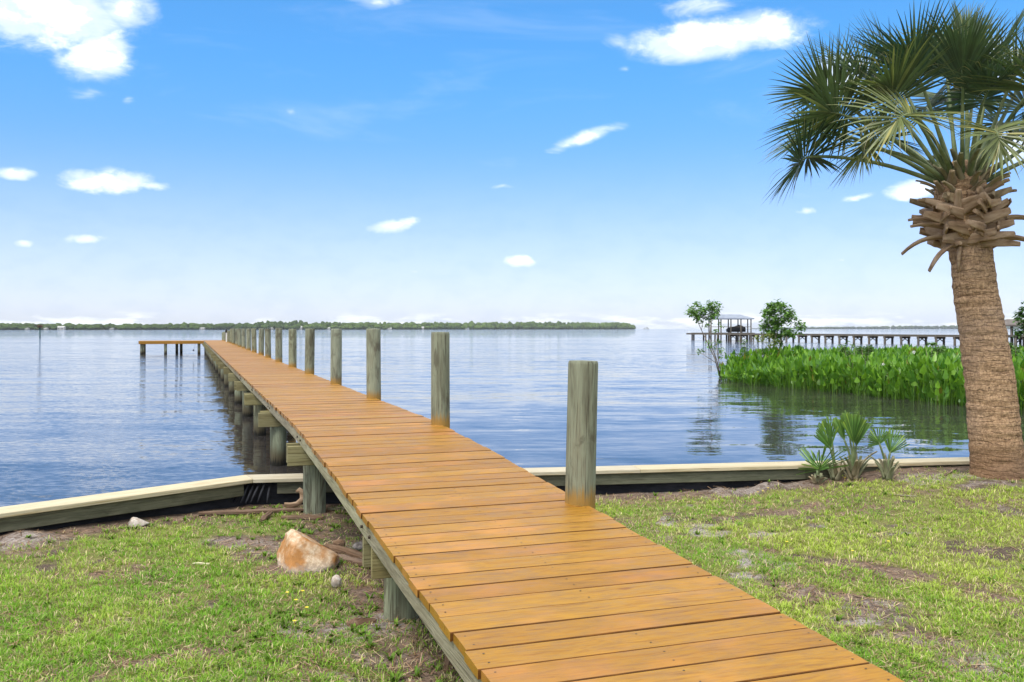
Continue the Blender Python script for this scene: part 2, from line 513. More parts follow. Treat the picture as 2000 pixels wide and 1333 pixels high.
def mat_trunk():
    m, nt, b = mat('palm_trunk')
    tc = nd(nt, 'TexCoord', out=3)
    wv = nz(nt, tc, 3.0, 3, .5, out=1)
    wc = vadd(nt, tc, vmul(nt, vadd(nt, wv, (-.5, -.5, -.5)), (.10, .10, .055)))
    rings = nz(nt, vmul(nt, wc, (3.0, 3.0, 42.0)), 1.0, 6, .66)
    fib = nz(nt, vmul(nt, wc, (42, 42, 26.0)), 1.0, 5, .75)
    crack = mth(nt, 'MAXIMUM', sstep(nt, nz(nt, vmul(nt, wc, (5, 5, 60)), 1.0, 4, .6), .42, .33), sstep(nt, nz(nt, vmul(nt, wc, (34, 34, 2.5)), 1.0, 4, .6), .36, .28))
    big = nz(nt, tc, 1.4, 3, .5)
    spz = nt.nodes.new('ShaderNodeSeparateXYZ')
    nt.links.new(wc, spz.inputs[0])
    wav = mth(nt, 'SINE', mth(nt, 'ADD', mth(nt, 'MULTIPLY', spz.outputs[2], 125.0), mth(nt, 'MULTIPLY', nz(nt, tc, 5.0, 3, .6), 16.0)))
    crack = mth(nt, 'MAXIMUM', crack, mth(nt, 'MULTIPLY', sstep(nt, wav, .78, .98), sstep(nt, nz(nt, vmul(nt, tc, (9, 9, 14)), 1.0, 3, .6), .42, .58)))
    c = ramp(nt, rings, [(0.28, (.23, .14, .080)), (0.42, (.43, .275, .160)), (0.56, (.54, .36, .22)), (0.75, (.46, .295, .18))])
    c = mixc(nt, sstep(nt, fib, .40, .62), mixc(nt, .55, c, (.095, .058, .036)), c)
    c = mixc(nt, sstep(nt, fib, .60, .75), c, (.52, .37, .24))
    c = mixc(nt, mth(nt, 'MULTIPLY', crack, .6), c, (.075, .045, .03))
    c = mixc(nt, mth(nt, 'MULTIPLY', sstep(nt, big, .45, .65), .30), c, (.29, .225, .19))
    sp = nt.nodes.new('ShaderNodeSeparateXYZ')
    nt.links.new(tc, sp.inputs[0])
    foot = sstep(nt, mth(nt, 'ADD', sp.outputs[2], mth(nt, 'MULTIPLY', big, .3)), .75, .2)      # damp reddish foot of the trunk
    c = mixc(nt, mth(nt, 'MULTIPLY', foot, .6), c, (.135, .068, .035))
    h = mth(nt, 'SUBTRACT', mth(nt, 'ADD', rings, mth(nt, 'MULTIPLY', fib, .8)), mth(nt, 'MULTIPLY', crack, .5))
    setp(nt, b, Base_Color=c, Roughness=.9, Normal=bump(nt, h, .8, .02))
    b.inputs['Specular IOR Level'].default_value = .1
    return m


M_TRUNK = mat_trunk()


def mat_rock(name, c1, c2, c3):
    m, nt, b = mat(name)
    v, tc, rnd = objco(nt)
    n1 = nz(nt, v, 5.0, 4, .55)
    n2 = nz(nt, v, 34.0, 5, .7)
    c = mixc(nt, sstep(nt, n1, .42, .60), c1, c2)
    c = mixc(nt, sstep(nt, n2, .42, .62), mixc(nt, .5, c, (.30, .15, .055)), c)
    sp = nt.nodes.new('ShaderNodeSeparateXYZ')
    nt.links.new(tc, sp.inputs[0])
    c = mixc(nt, sstep(nt, mth(nt, 'ADD', sp.outputs[2], mth(nt, 'MULTIPLY', mth(nt, 'SUBTRACT', n2, .5), .14)), .07, .0), c, c3)   # splashed soil at the foot
    setp(nt, b, Base_Color=c, Roughness=.9, Normal=bump(nt, mth(nt, 'ADD', n1, n2), .7, .012))
    b.inputs['Specular IOR Level'].default_value = .15
    return m


M_ROCK = mat_rock('ochre_limestone', (.42, .20, .07), (.66, .54, .40), (.36, .30, .25))
M_STONE = mat_rock('pale_stone', (.50, .47, .42), (.62, .60, .56), (.30, .27, .24))
M_SANDLUMP = mat_simple('grey_sand', (.12, .11, .105), (.30, .275, .26), 22, .95, .7, .02, detail=6, spec=.1)


def mat_water():
    m, nt, b = mat('river_water')
    pos = nd(nt, 'NewGeometry', out=0)
    sp = nt.nodes.new('ShaderNodeSeparateXYZ')
    nt.links.new(pos, sp.inputs[0])
    X, Y = sp.outputs[0], sp.outputs[1]
    # wind ruffles the open river; the water is calmer by the bank and in the lee of the marsh
    open_ = sstep(nt, Y, 9.0, 70.0, 0.0, 1.0)
    gust = nz(nt, vmul(nt, pos, (.012, .035, 0)), 1.0, 4, .55)
    small = nz(nt, vmul(nt, pos, (1.6, 5.5, 0)), 1.0, 3, .55, out=1)
    swell = nz(nt, vmul(nt, pos, (.22, .85, 0)), 1.0, 2, .5, out=1, dist=.6)
    tiny = nz(nt, vmul(nt, pos, (9.0, 24.0, 0)), 1.0, 2, .5, out=1)
    c05 = (-.5, -.5, -.5)
    a_sm = mth(nt, 'MULTIPLY', mth(nt, 'ADD', mth(nt, 'MULTIPLY', open_, .16), .075), sstep(nt, gust, .35, .65, .6, 1.35))
    # the breeze reaches the side left of the dock; the pocket by the marsh lies calm
    wind = mth(nt, 'MULTIPLY', sstep(nt, mth(nt, 'ADD', X, mth(nt, 'MULTIPLY', Y, .33)), 3.0, -1.5), .20)
    a_ti = mth(nt, 'MULTIPLY', mth(nt, 'ADD', mth(nt, 'ADD', mth(nt, 'MULTIPLY', open_, .16), .022), wind), sstep(nt, gust, .35, .65, .5, 1.4))
    def scl(v, s):
        n = nt.nodes.new('ShaderNodeVectorMath')
        n.operation = 'SCALE'
        nt.links.new(vadd(nt, v, c05), n.inputs[0])
        if isinstance(s, bpy.types.NodeSocket):
            nt.links.new(s, n.inputs['Scale'])
        else:
            n.inputs['Scale'].default_value = s
        return n.outputs[0]
    tot = vadd(nt, vadd(nt, scl(small, a_sm), scl(tiny, a_ti)), scl(swell, .085))
    nrm = nd(nt, 'VectorMath', {0: vadd(nt, vmul(nt, tot, (.8, 1.6, 0)), (0, 0, 1))}, operation='NORMALIZE')
    setp(nt, b, Base_Color=(.042, .038, .037), Roughness=.035, Normal=nrm, IOR=1.5)
    return m


M_WATER = mat_water()


def mat_ground():
    m, nt, b = mat('lawn_soil')
    at = nd(nt, 'Attribute', attribute_name='col')       # r: sand, g: pine straw, b: turf thatch
    sp = nt.nodes.new('ShaderNodeSeparateColor')
    nt.links.new(at, sp.inputs[0])
    pos = nd(nt, 'NewGeometry', out=0)
    n1 = nz(nt, pos, 9, 5, .65)
    n2 = nz(nt, pos, 70, 4, .7)
    n3 = nz(nt, vmul(nt, pos, (1, 1, 0)), 34, 5, .75, dist=1.5)
    soil = mixc(nt, sstep(nt, n2, .35, .65), (.060, .045, .034), (.155, .118, .090))
    sand = mixc(nt, sstep(nt, n2, .36, .60), (.20, .175, .165), (.44, .40, .375))
    straw = ramp(nt, n3, [(.30, (.085, .060, .046)), (.48, (.19, .135, .10)), (.62, (.28, .205, .155)), (.8, (.16, .115, .085))])
    that = mixc(nt, sstep(nt, n2, .35, .65), (.12, .135, .035), (.26, .245, .10))
    jit = mth(nt, 'MULTIPLY', mth(nt, 'SUBTRACT', n1, .5), .9)
    c = mixc(nt, sstep(nt, mth(nt, 'ADD', sp.outputs[2], jit), .25, .65), soil, that)
    jit2 = mth(nt, 'MULTIPLY', mth(nt, 'SUBTRACT', nz(nt, pos, 22, 6, .75, dist=.8), .5), 1.7)
    c = mixc(nt, sstep(nt, mth(nt, 'ADD', sp.outputs[1], jit2), .20, .80), c, straw)
    c = mixc(nt, mth(nt, 'MULTIPLY', sstep(nt, mth(nt, 'ADD', sp.outputs[0], jit2), .15, .85), .92), c, sand)
    setp(nt, b, Base_Color=c, Roughness=.95, Normal=bump(nt, mth(nt, 'ADD', n2, n1), .8, .02))
    b.inputs['Specular IOR Level'].default_value = .1
    return m


M_GROUND = mat_ground()
M_FARLAND = mat_simple('far_bank', (.05, .06, .03), (.10, .10, .06), .01, .9)
# ------------------------------------------------------------------ river and bank lines
RB0 = np.array([-2.63, 9.11])                     # corner of the bulkhead (river-side edge of its cap)
RDIR = np.array([1.0, 0.161]); RDIR /= np.linalg.norm(RDIR)
LDIR = np.array([-1.51, -1.65]); LDIR /= np.linalg.norm(LDIR)
RN = np.array([RDIR[1], -RDIR[0]])                # towards the land
LN = np.array([-LDIR[1], LDIR[0]])
CAP_Z = 0.31


def inland(X, Y):
    """distance inland of the bulkhead's river edge"""
    d1 = (X - RB0[0]) * RN[0] + (Y - RB0[1]) * RN[1]
    d2 = (X - RB0[0]) * LN[0] + (Y - RB0[1]) * LN[1]
    return np.minimum(d1, d2)


YAW = math.atan((1000 - 371) / F_PX)              # heading of the dock, left of straight ahead
DD = Vector((-math.sin(YAW), math.cos(YAW), 0))   # along the dock
DN = Vector((math.cos(YAW), math.sin(YAW), 0))    # across it, to the right
L0, L1 = 0.95, 2.318                              # left and right edge of the deck
T_PTS = [0.0, 2.95, 4.14, 5.61, 6.68, 7.63, 8.17, 9.0, 10.5, 13.0, 18.0, 25.0, 75.0]
H_PTS = [1.33, 1.19, 1.138, 1.07, 1.012, .973, .950, .925, .922, .922, .912, .900, .845]


def deck_z(t):
    tt = np.linspace(t - .5, t + .5, 5)
    return HC - float(np.mean(np.interp(tt, T_PTS, H_PTS)))


def dk(l, t, z=0.0):
    p = DN * l + DD * t
    return Vector((p.x, p.y, z))


def lat(X, Y):
    return X * DN.x + Y * DN.y, X * DD.x + Y * DD.y


MOUNDS = []
for (mx, my, mr, mh) in [(1250, 958, .16, .04), (1345, 955, .15, .05), (1405, 953, .2, .07), (1505, 950, .2, .08), (1190, 962, .18, .03),
                         (1300, 957, .14, .03), (1455, 952, .14, .03), (40, 1045, .22, .04), (70, 1052, .2, .04), (790, 1215, .26, .04)]:
    Zm = F_PX * (HC - .12) / (my - HOR)
    MOUNDS.append(((mx - 1000) / F_PX * Zm, Zm, mr, mh))


def ground_z(X, Y):
    X, Y = np.asarray(X, float), np.asarray(Y, float)
    z = 0.048 + 0 * X
    z = z + 0.07 * ss(-X, 2.4, 4.4) * ss(Y, 5.0, 7.5)
    z = z + 0.20 * ss(X, 1.8, 4.6) * ss(Y, 7.0, 9.6)
    l, t = lat(X, Y)
    z = z - 0.03 * np.exp(-((l - 1.5) / .7) ** 2) * ss(Y, 4.5, 7.5)
    z = z + (fbm(X * .55, Y * .55, 3, 3) - .5) * .04 + (fbm(X * 5, Y * 5, 9, 3) - .5) * .026
    for (mx, my, mr, mh) in MOUNDS:
        d = np.hypot(X - mx, Y - my) / mr
        z = z + mh * np.exp(-d * d * 2) * (.7 + .6 * fbm(X * 9, Y * 9, 21, 2))
    return np.maximum(z, 0.025)


def gp(x, y, dz=0.0):
    """where the line of sight through pixel (x, y) meets the lawn"""
    Z = 6.0
    for _ in range(12):
        g = float(ground_z((x - 1000) / F_PX * Z, Z))
        Z = .5 * Z + .5 * F_PX * (HC - g) / (y - HOR)
    X = (x - 1000) / F_PX * Z
    return Vector((X, Z, float(ground_z(X, Z)) + dz))


# bare patches seen in the lawn: (pixel x, y, half width, half height, sand, straw)
PATCH = [(500, 1072, 75, 26, .55, .8), (470, 1058, 70, 14, .6, .3), (560, 1118, 70, 16, .2, .8), (620, 1000, 130, 10, .0, 1.0), (420, 995, 140, 9, .0, 1.0),
         (60, 1045, 95, 20, .7, .8), (90, 1030, 110, 8, .0, 1.0), (700, 1180, 60, 26, .2, .7), (760, 1160, 60, 30, .3, .8),
         (740, 1218, 80, 12, 1.0, .0), (720, 1265, 90, 18, .5, .6), (820, 1300, 60, 30, .3, .9), (420, 1270, 60, 14, .1, .9), (340, 1275, 40, 12, .2, .8),
         (560, 1240, 80, 10, .1, .8), (380, 1190, 35, 8, .5, .4), (260, 1215, 40, 8, .5, .3), (640, 1320, 90, 12, .6, .3), (100, 1150, 20, 5, .4, .6),
         (1370, 1040, 62, 11, 1.2, 0), (1320, 1022, 20, 7, 1.1, 0), (1482, 1043, 16, 6, 1.1, 0), (1440, 1102, 28, 9, 1.2, 0), (1420, 1085, 20, 6, .9, 0), (1470, 1128, 60, 8, .9, .1),
         (1560, 1150, 90, 16, .4, .8), (1640, 1205, 80, 9, 1.1, .1), (1620, 1170, 80, 16, .3, .9), (1700, 1190, 60, 14, .5, .6), (1760, 1250, 90, 22, .5, .7),
         (1860, 1290, 60, 20, .5, .6), (1900, 1150, 50, 14, .2, .8), (1960, 1175, 40, 12, .2, .7), (1700, 1110, 90, 8, .2, .6), (1800, 1120, 70, 10, .1, .7),
         (1300, 956, 150, 12, .6, .3), (1480, 948, 110, 10, .7, .2), (1200, 966, 60, 9, .2, .4), (1660, 942, 130, 8, .1, .9), (1800, 920, 90, 7, .1, .8),
         (1940, 948, 90, 9, .5, .5), (1980, 1000, 40, 8, .5, .3), (1690, 1040, 30, 6, .5, .2), (1570, 1010, 50, 5, .5, .2), (1600, 1032, 22, 7, .8, .1),
         (1740, 1035, 26, 5, .6, .1), (1500, 1000, 60, 5, .2, .5), (1420, 1010, 40, 5, .3, .4), (1930, 1080, 40, 6, .3, .5)]
_pw = []
for (a, b_, hw, hh, sa, st) in PATCH:
    c0 = gp(a, b_)
    cn_, cf = gp(a, b_ + hh), gp(a, b_ - hh)
    _pw.append((c0.x, c0.y, hw / F_PX * c0.y, max((cf.y - cn_.y) / 2, .05), sa, st))


def cover(X, Y):
    """grass cover, sand, straw (0..1) of the lawn"""
    X, Y = np.asarray(X, float), np.asarray(Y, float)
    n = fbm(X * 2.2, Y * 2.2, 40, 4)
    n2 = fbm(X * 7, Y * 7, 50, 3)
    wx = X + (fbm(X * 3, Y * 3, 60, 5) - .5) * .6
    wy = Y + (fbm(X * 3 + 9, Y * 3, 61, 5) - .5) * .6
    cov = np.clip(.92 + (n - .5) * 1.3 - np.clip(.43 - n2, 0, 1) * 2.4, 0.08, 1)
    sand = np.clip((fbm(X * 1.7 + 3, Y * 1.7, 70, 4) - .60) * 3.0, 0, .5)
    straw = np.clip((fbm(X * 1.9, Y * 1.9 + 8, 80, 4) - .52) * 4.0, 0, .7)
    for (cx, cy, rx, ry, sa, st) in _pw:
        d = np.sqrt(((wx - cx) / rx) ** 2 + ((wy - cy) / ry) ** 2)
        k = ss(d, 1.5, .35)
        cov = cov * (1 - .70 * k)
        sand = np.maximum(sand, sa * k * (.35 + .75 * n2))
        straw = np.maximum(straw, st * k)
    l, t = lat(X, Y)
    ud = ss(l, L0 - .25, L0 + .1) * ss(l, L1 + .1, L1 - .15)      # little grows below the deck
    cov = cov * (1 - .55 * ud)
    straw = np.maximum(straw, ud * .75 * (n2 > .4))
    edge = ss(inland(X, Y), .75, .35)
    cov = cov * (1 - .75 * edge)
    straw = np.maximum(straw, edge * .8 * n2 * 1.6)
    return np.clip(cov, 0, 1), np.clip(sand, 0, 1), np.clip(straw, 0, 1)


def build_setting():
    # river
    xs = [-9000, -900, -80, -20, 0, 20, 80, 900, 9000]
    ys = [-60, 0, 8, 30, 80, 400, 1500, 9000]
    V = [(x, y, 0) for y in ys for x in xs]
    nx = len(xs)
    Fq = [(j * nx + i, j * nx + i + 1, (j + 1) * nx + i + 1, (j + 1) * nx + i) for j in range(len(ys) - 1) for i in range(nx - 1)]
    tag(ob('river', fast_mesh('river', V, Fq, M_WATER)), kind='structure')
    # lawn: one sheet, fine in front of the camera and coarse beyond
    gx = np.concatenate([np.linspace(-55, -8.5, 20)[:-1], np.arange(-8.5, 9.5, .045), np.linspace(9.5, 60, 22)])
    gy = np.concatenate([np.linspace(-55, 3.2, 24)[:-1], np.arange(3.2, 11.2, .045)])
    X, Y = np.meshgrid(gx, gy)
    Z = ground_z(X, Y)
    inl = inland(X, Y)
    cov, sand, straw = cover(X, Y)
    V = np.stack([X, Y, Z], -1).reshape(-1, 3)
    C = np.stack([sand, straw, cov], -1).reshape(-1, 3)
    nx, ny = len(gx), len(gy)
    idx = np.arange(nx * ny).reshape(ny, nx)
    Fq = np.stack([idx[:-1, :-1], idx[:-1, 1:], idx[1:, 1:], idx[1:, :-1]], -1).reshape(-1, 4)
    fi = inl.reshape(-1)[Fq].min(1)
    Fq = Fq[fi > 0.10]
    used = np.unique(Fq)
    remap = np.full(nx * ny, -1)
    remap[used] = np.arange(len(used))
    me = fast_mesh('lawn', V[used], remap[Fq], M_GROUND, C[used], smooth=True)
    tag(ob('lawn', me), kind='structure')


def blades(P, hgt, wid, lean, azim, col, bend=.6):
    """grass blades: two-segment strips, returned as verts, quads, colours"""
    n = len(P)
    d = np.stack([np.cos(azim), np.sin(azim), np.zeros(n)], -1)
    s = np.stack([-np.sin(azim), np.cos(azim), np.zeros(n)], -1) * wid[:, None] * .5
    up = np.array([0, 0, 1.0])
    m = P + d * (lean * hgt * .35)[:, None] + up * (hgt * .6)[:, None]
    t = P + d * (lean * hgt)[:, None] + up * (hgt * (1 - bend * .35 * lean))[:, None]
    V = np.stack([P - s, P + s, m - s * .8, m + s * .8, t - s * .12, t + s * .12], 1).reshape(-1, 3)
    b = np.arange(n) * 6
    Fq = np.concatenate([np.stack([b, b + 1, b + 3, b + 2], -1), np.stack([b + 2, b + 3, b + 5, b + 4], -1)])
    C = np.repeat(col, 6, 0)
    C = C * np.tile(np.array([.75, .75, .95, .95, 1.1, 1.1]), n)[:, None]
    return V, Fq, C


def build_grass():
    # tufts over the part of the lawn the camera (and a step to its side) can see
    N = 105000
    Y = 3.3 + (rng.random(N) ** 1.25) * 7.4
    X = (rng.random(N) * 2 - 1) * (Y * .60 + 1.2)
    cov, sand, straw = cover(X, Y)
    den = np.clip(.30 + 4.2 / Y ** 1.0 * .8, 0, 1)
    keep = (rng.random(N) < cov ** 1.3 * den) & (inland(X, Y) > .30)
    X, Y, cov = X[keep], Y[keep], cov[keep]
    tone = fbm(X * 1.3, Y * 1.3, 90, 4)
    nb = 6
    n = len(X)
    az = rng.random((n, nb)) * 6.283
    rad = rng.random((n, nb)) ** .7 * .045
    PX = (X[:, None] + np.cos(az) * rad).ravel()
    PY = (Y[:, None] + np.sin(az) * rad).ravel()
    ok = inland(PX, PY) > .27
    hs = (.016 + .024 * rng.random(n) + .018 * (tone - .4))
    hg = (hs[:, None] * (.55 + .7 * rng.random((n, nb)))).ravel()
    wd = (.0026 + .0024 * rng.random(n * nb)) * (1 + .06 * PY)
    ln = (.25 + 1.1 * rng.random(n * nb))
    g1, g2, g3 = np.array([.165, .35, .030]), np.array([.42, .53, .09]), np.array([.68, .57, .35])
    tt = np.clip((tone[:, None] - .35 + .045 * np.clip(X, -2, 4)[:, None]) * 2.2 + (rng.random((n, nb)) - .5) * .9, 0, 1).ravel()
    c = g1 * (1 - tt[:, None]) + g2 * tt[:, None]
    dead = rng.random(n * nb) < np.repeat(.14 + .35 * (1 - cov), nb)
    c[dead] = g3 * (.5 + .7 * rng.random((dead.sum(), 1)))
    P = np.stack([PX, PY, ground_z(PX, PY) - .004], -1)
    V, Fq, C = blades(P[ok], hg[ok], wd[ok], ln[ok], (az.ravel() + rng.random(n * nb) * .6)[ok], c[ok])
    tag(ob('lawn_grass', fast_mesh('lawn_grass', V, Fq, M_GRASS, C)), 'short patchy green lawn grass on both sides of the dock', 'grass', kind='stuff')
    # pine straw and dry clippings lying on the bare soil
    N = 60000
    Y = 3.3 + rng.random(N) * 7.0
    X = (rng.random(N) * 2 - 1) * (Y * .60 + 1.0)
    cov, sand, straw = cover(X, Y)
    keep = (rng.random(N) < np.clip(straw * .75 + .05, 0, 1)) & (inland(X, Y) > .3)
    X, Y = X[keep], Y[keep]
    n = len(X)
    a = rng.random(n) * 6.283
    L = .018 + .05 * rng.random(n)
    d = np.stack([np.cos(a), np.sin(a), (rng.random(n) - .5) * .5], -1) * L[:, None]
    s = np.stack([-np.sin(a), np.cos(a), np.zeros(n)], -1) * (.0012 + .0022 * rng.random(n))[:, None]
    P = np.stack([X, Y, ground_z(X, Y) + .004 + .012 * rng.random(n)], -1)
    V = np.stack([P - d - s, P - d + s, P + d + s, P + d - s], 1).reshape(-1, 3)
    b = np.arange(n) * 4
    pal = np.array([[.20, .12, .075], [.32, .21, .13], [.12, .075, .05], [.48, .36, .24]])
    c = pal[rng.choice(4, n, p=[.4, .25, .25, .1])] * (.7 + .6 * rng.random((n, 1)))
    tag(ob('pine_straw', fast_mesh('pine_straw', V, np.stack([b, b + 1, b + 2, b + 3], -1), M_LITTER, np.repeat(c, 4, 0))),
        'brown pine straw scattered over the bare soil', 'pine straw', kind='stuff')
    # low broad-leaved weeds, thickest in the shade beside the dock and along the bulkhead
    N = 5200
    Y = 3.4 + rng.random(N) * 6.8
    X = (rng.random(N) * 2 - 1) * (Y * .58 + .6)
    l, t = lat(X, Y)
    w = .05 + .75 * np.exp(-((l - L0 + .15) / .45) ** 2) * (fbm(X * 3, Y * 3, 33, 2) > .45) + .5 * np.exp(-((inland(X, Y) - .5) / .12) ** 2) * (X < -1.5)
    keep = (rng.random(N) < w) & (inland(X, Y) > .36)
    X, Y = X[keep], Y[keep]
    n, nb = len(X), 9
    az = rng.random((n, nb)) * 6.283
    hs = .018 + .028 * rng.random(n)
    P = np.repeat(np.stack([X, Y, ground_z(X, Y)], -1), nb, 0) + np.stack([np.cos(az.ravel()), np.sin(az.ravel()), 0 * az.ravel()], -1) * .012
    hg = (hs[:, None] * (.5 + .8 * rng.random((n, nb)))).ravel()
    c = np.array([.11, .21, .03]) * (.6 + .9 * rng.random((n * nb, 1))) + np.array([.05, .05, 0]) * rng.random((n * nb, 1))
    V, Fq, C = blades(P, hg, .010 + .010 * rng.random(n * nb), .5 + .9 * rng.random(n * nb), az.ravel(), c)
    tag(ob('low_weeds', fast_mesh('low_weeds', V, Fq, M_GRASS, C)), 'low broad-leaved weeds along the dock and bulkhead', 'weeds', kind='stuff')


build_setting()
build_grass()


# ------------------------------------------------------------------ the dock
def pile_mesh(name, r, h0, h1, seed, m, n=18):
    """round pile from h0 to h1 about its origin, slightly irregular, worn top edge"""
    rows = [h0] + list(np.linspace(h0 + (h1 - h0) * .05, h1 - .02, 12)) + [h1 - .012, h1]
    rr = [1.04] + [1.03 - .05 * i / 12 for i in range(12)] + [.975, .93]
    V, Fc = [], []
    for z, k in zip(rows, rr):
        for j in range(n):
            a = 2 * math.pi * j / n
            d = 1 + .03 * mnoise.noise(Vector((math.cos(a) * 1.3 + seed * 7, math.sin(a) * 1.3, z * 1.1)))
            V.append((math.cos(a) * r * k * d, math.sin(a) * r * k * d, z))
    for i in range(len(rows) - 1):
        for j in range(n):
            Fc.append((i * n + j, i * n + (j + 1) % n, (i + 1) * n + (j + 1) % n, (i + 1) * n + j))
    b = len(V)
    V.append((0, 0, h1 + .004))
    top = (len(rows) - 1) * n
    me = bpy.data.meshes.new(name)
    me.from_pydata(V, [], Fc + [(top + j, top + (j + 1) % n, b) for j in range(n)])
    me.update()
    for p in me.polygons[:len(Fc) - n]:
        p.use_smooth = True
    me.materials.append(m)
    return me


def board_mesh(name, L, w, th, seed):
    """deck board: eased long edges, slightly cupped, ragged saw-cut ends"""
    rd = random.Random(seed)
    c = .003
    pr = [(-w / 2, -th), (w / 2, -th), (w / 2, -c), (w / 2 - c, 0), (w / 6, .0015), (-w / 6, .0015), (-w / 2 + c, 0), (-w / 2, -c)]
    V, Fc = [], []
    for x in (-L / 2, -L / 5, L / 5, L / 2):
        bow = rd.uniform(-.002, .002)
        for a, b in pr:
            V.append((x, a + bow, b))
    for i in range(3):
        for j in range(8):
            Fc.append((i * 8 + j, (i + 1) * 8 + j, (i + 1) * 8 + (j + 1) % 8, i * 8 + (j + 1) % 8))
    Fc += [tuple(range(8)), tuple(range(31, 23, -1))]
    me = bpy.data.meshes.new(name)
    me.from_pydata(V, [], Fc)
    me.update()
    bm = bmesh.new()
    bm.from_mesh(me)
    bmesh.ops.recalc_face_normals(bm, faces=bm.faces)
    bm.to_mesh(me)
    bm.free()
    me.materials.append(M_DECK)
    me.materials.append(M_SEAM_SHADE)
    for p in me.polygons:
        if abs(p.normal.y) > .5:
            p.material_index = 1  # sides and eased edges carry the painted seam shade
    return me


PITCH = 0.178
BENTS = [5.29 + 3.44 * i for i in range(20)]
DOCK_END = 71.5
dock = empty('dock', dk(1.6, 5.0, 0))
tag(dock, 'long orange stained plank dock running out over the river to an L-shaped end', 'dock')
dock_inv = Matrix.Translation(-Vector(dock.location))


def dch(name, me, M):
    o = bpy.data.objects.new(name, me)
    COL.objects.link(o)
    o.parent = dock
    o.matrix_local = dock_inv @ M
    return o


def slope(t):
    return math.atan((deck_z(t + .3) - deck_z(t - .3)) / .6)


bvars = [board_mesh('deck_board_mesh', L1 - L0 + random.uniform(-.012, .014), PITCH - random.uniform(.004, .009), .036, i) for i in range(10)]
far_b = MB()
t = 0.30
k = 0
screw = MB()
while t < DOCK_END:
    z = deck_z(t)
    M = Matrix.Translation(dk((L0 + L1) / 2 + random.uniform(-.006, .006), t, z + random.uniform(-.0015, .0025))) @ \
        Matrix.Rotation(YAW + random.uniform(-.0035, .0035), 4, 'Z') @ Matrix.Rotation(slope(t), 4, 'X') @ Matrix.Rotation(random.uniform(-.002, .002), 4, 'Y')
    if k < 298:
        if random.random() < .5:
            M = M @ Matrix.Rotation(math.pi, 4, 'Z')
        dch('deck_board', bvars[k % 10], M)
    else:
        me = bvars[k % 10]
        far_b.add([M @ v.co - dock.location for v in me.vertices], [tuple(p.vertices) for p in me.polygons])
    if t < 16:
        for l in (L0 + .045, (L0 + L1) / 2, L1 - .05):
            for dt in (-.045, .045):
                c = dk(l + random.uniform(-.012, .012), t + dt + random.uniform(-.008, .008), 0)
                c.z = z + .0028 + (dt * math.tan(slope(t)))
                screw.add([c - Vector(dock.location) + Vector((math.cos(a) * .0045, math.sin(a) * .0045, 0)) for a in [i * math.pi / 3 for i in range(6)]], [(0, 1, 2, 3, 4, 5)])
    t += PITCH
    k += 1
o = far_b.build('deck_boards', M_DECK, dock)
o['kind'] = 'stuff'
o = screw.build('screw_heads', M_SCREW, dock)
o['kind'] = 'stuff'

# stringers follow the deck in lengths between bents
for l in (L0 + .03, (L0 + L1) / 2, L1 - .03):
    ts = [0.25, 1.85] + BENTS[:-1]
    for a, b_ in zip(ts[:-1], ts[1:]):
        nseg = 4 if a < 12 else 1
        mb = MB()
        wob = random.uniform(-.004, .004)
        cs = np.linspace(a + .004, b_ - .004, nseg + 1)
        prof = []
        for q in cs:
            zt = deck_z(q) - .0355
            p = dk(l + wob, q)
            for dl, dzv in ((-.019, 0), (.019, 0), (.019, -.098), (-.019, -.098)):
                pp = p + DN * dl
                prof.append((pp.x, pp.y, zt + dzv))
        c0 = Vector(dk(l, (a + b_) / 2, deck_z((a + b_) / 2)))
        Mi = (Matrix.Translation(c0) @ Matrix.Rotation(YAW + math.pi / 2, 4, 'Z')).inverted()
        vs = [Mi @ Vector(p) for p in prof]
        fs = []
        for i in range(nseg):
            for j in range(4):
                fs.append((i * 4 + j, i * 4 + (j + 1) % 4, (i + 1) * 4 + (j + 1) % 4, (i + 1) * 4 + j))
        fs += [(3, 2, 1, 0), tuple(nseg * 4 + j for j in range(4))]
        mb.add(vs, fs)
        dch('stringer', mb.mesh('stringer', M_STRING), Mi.inverted())

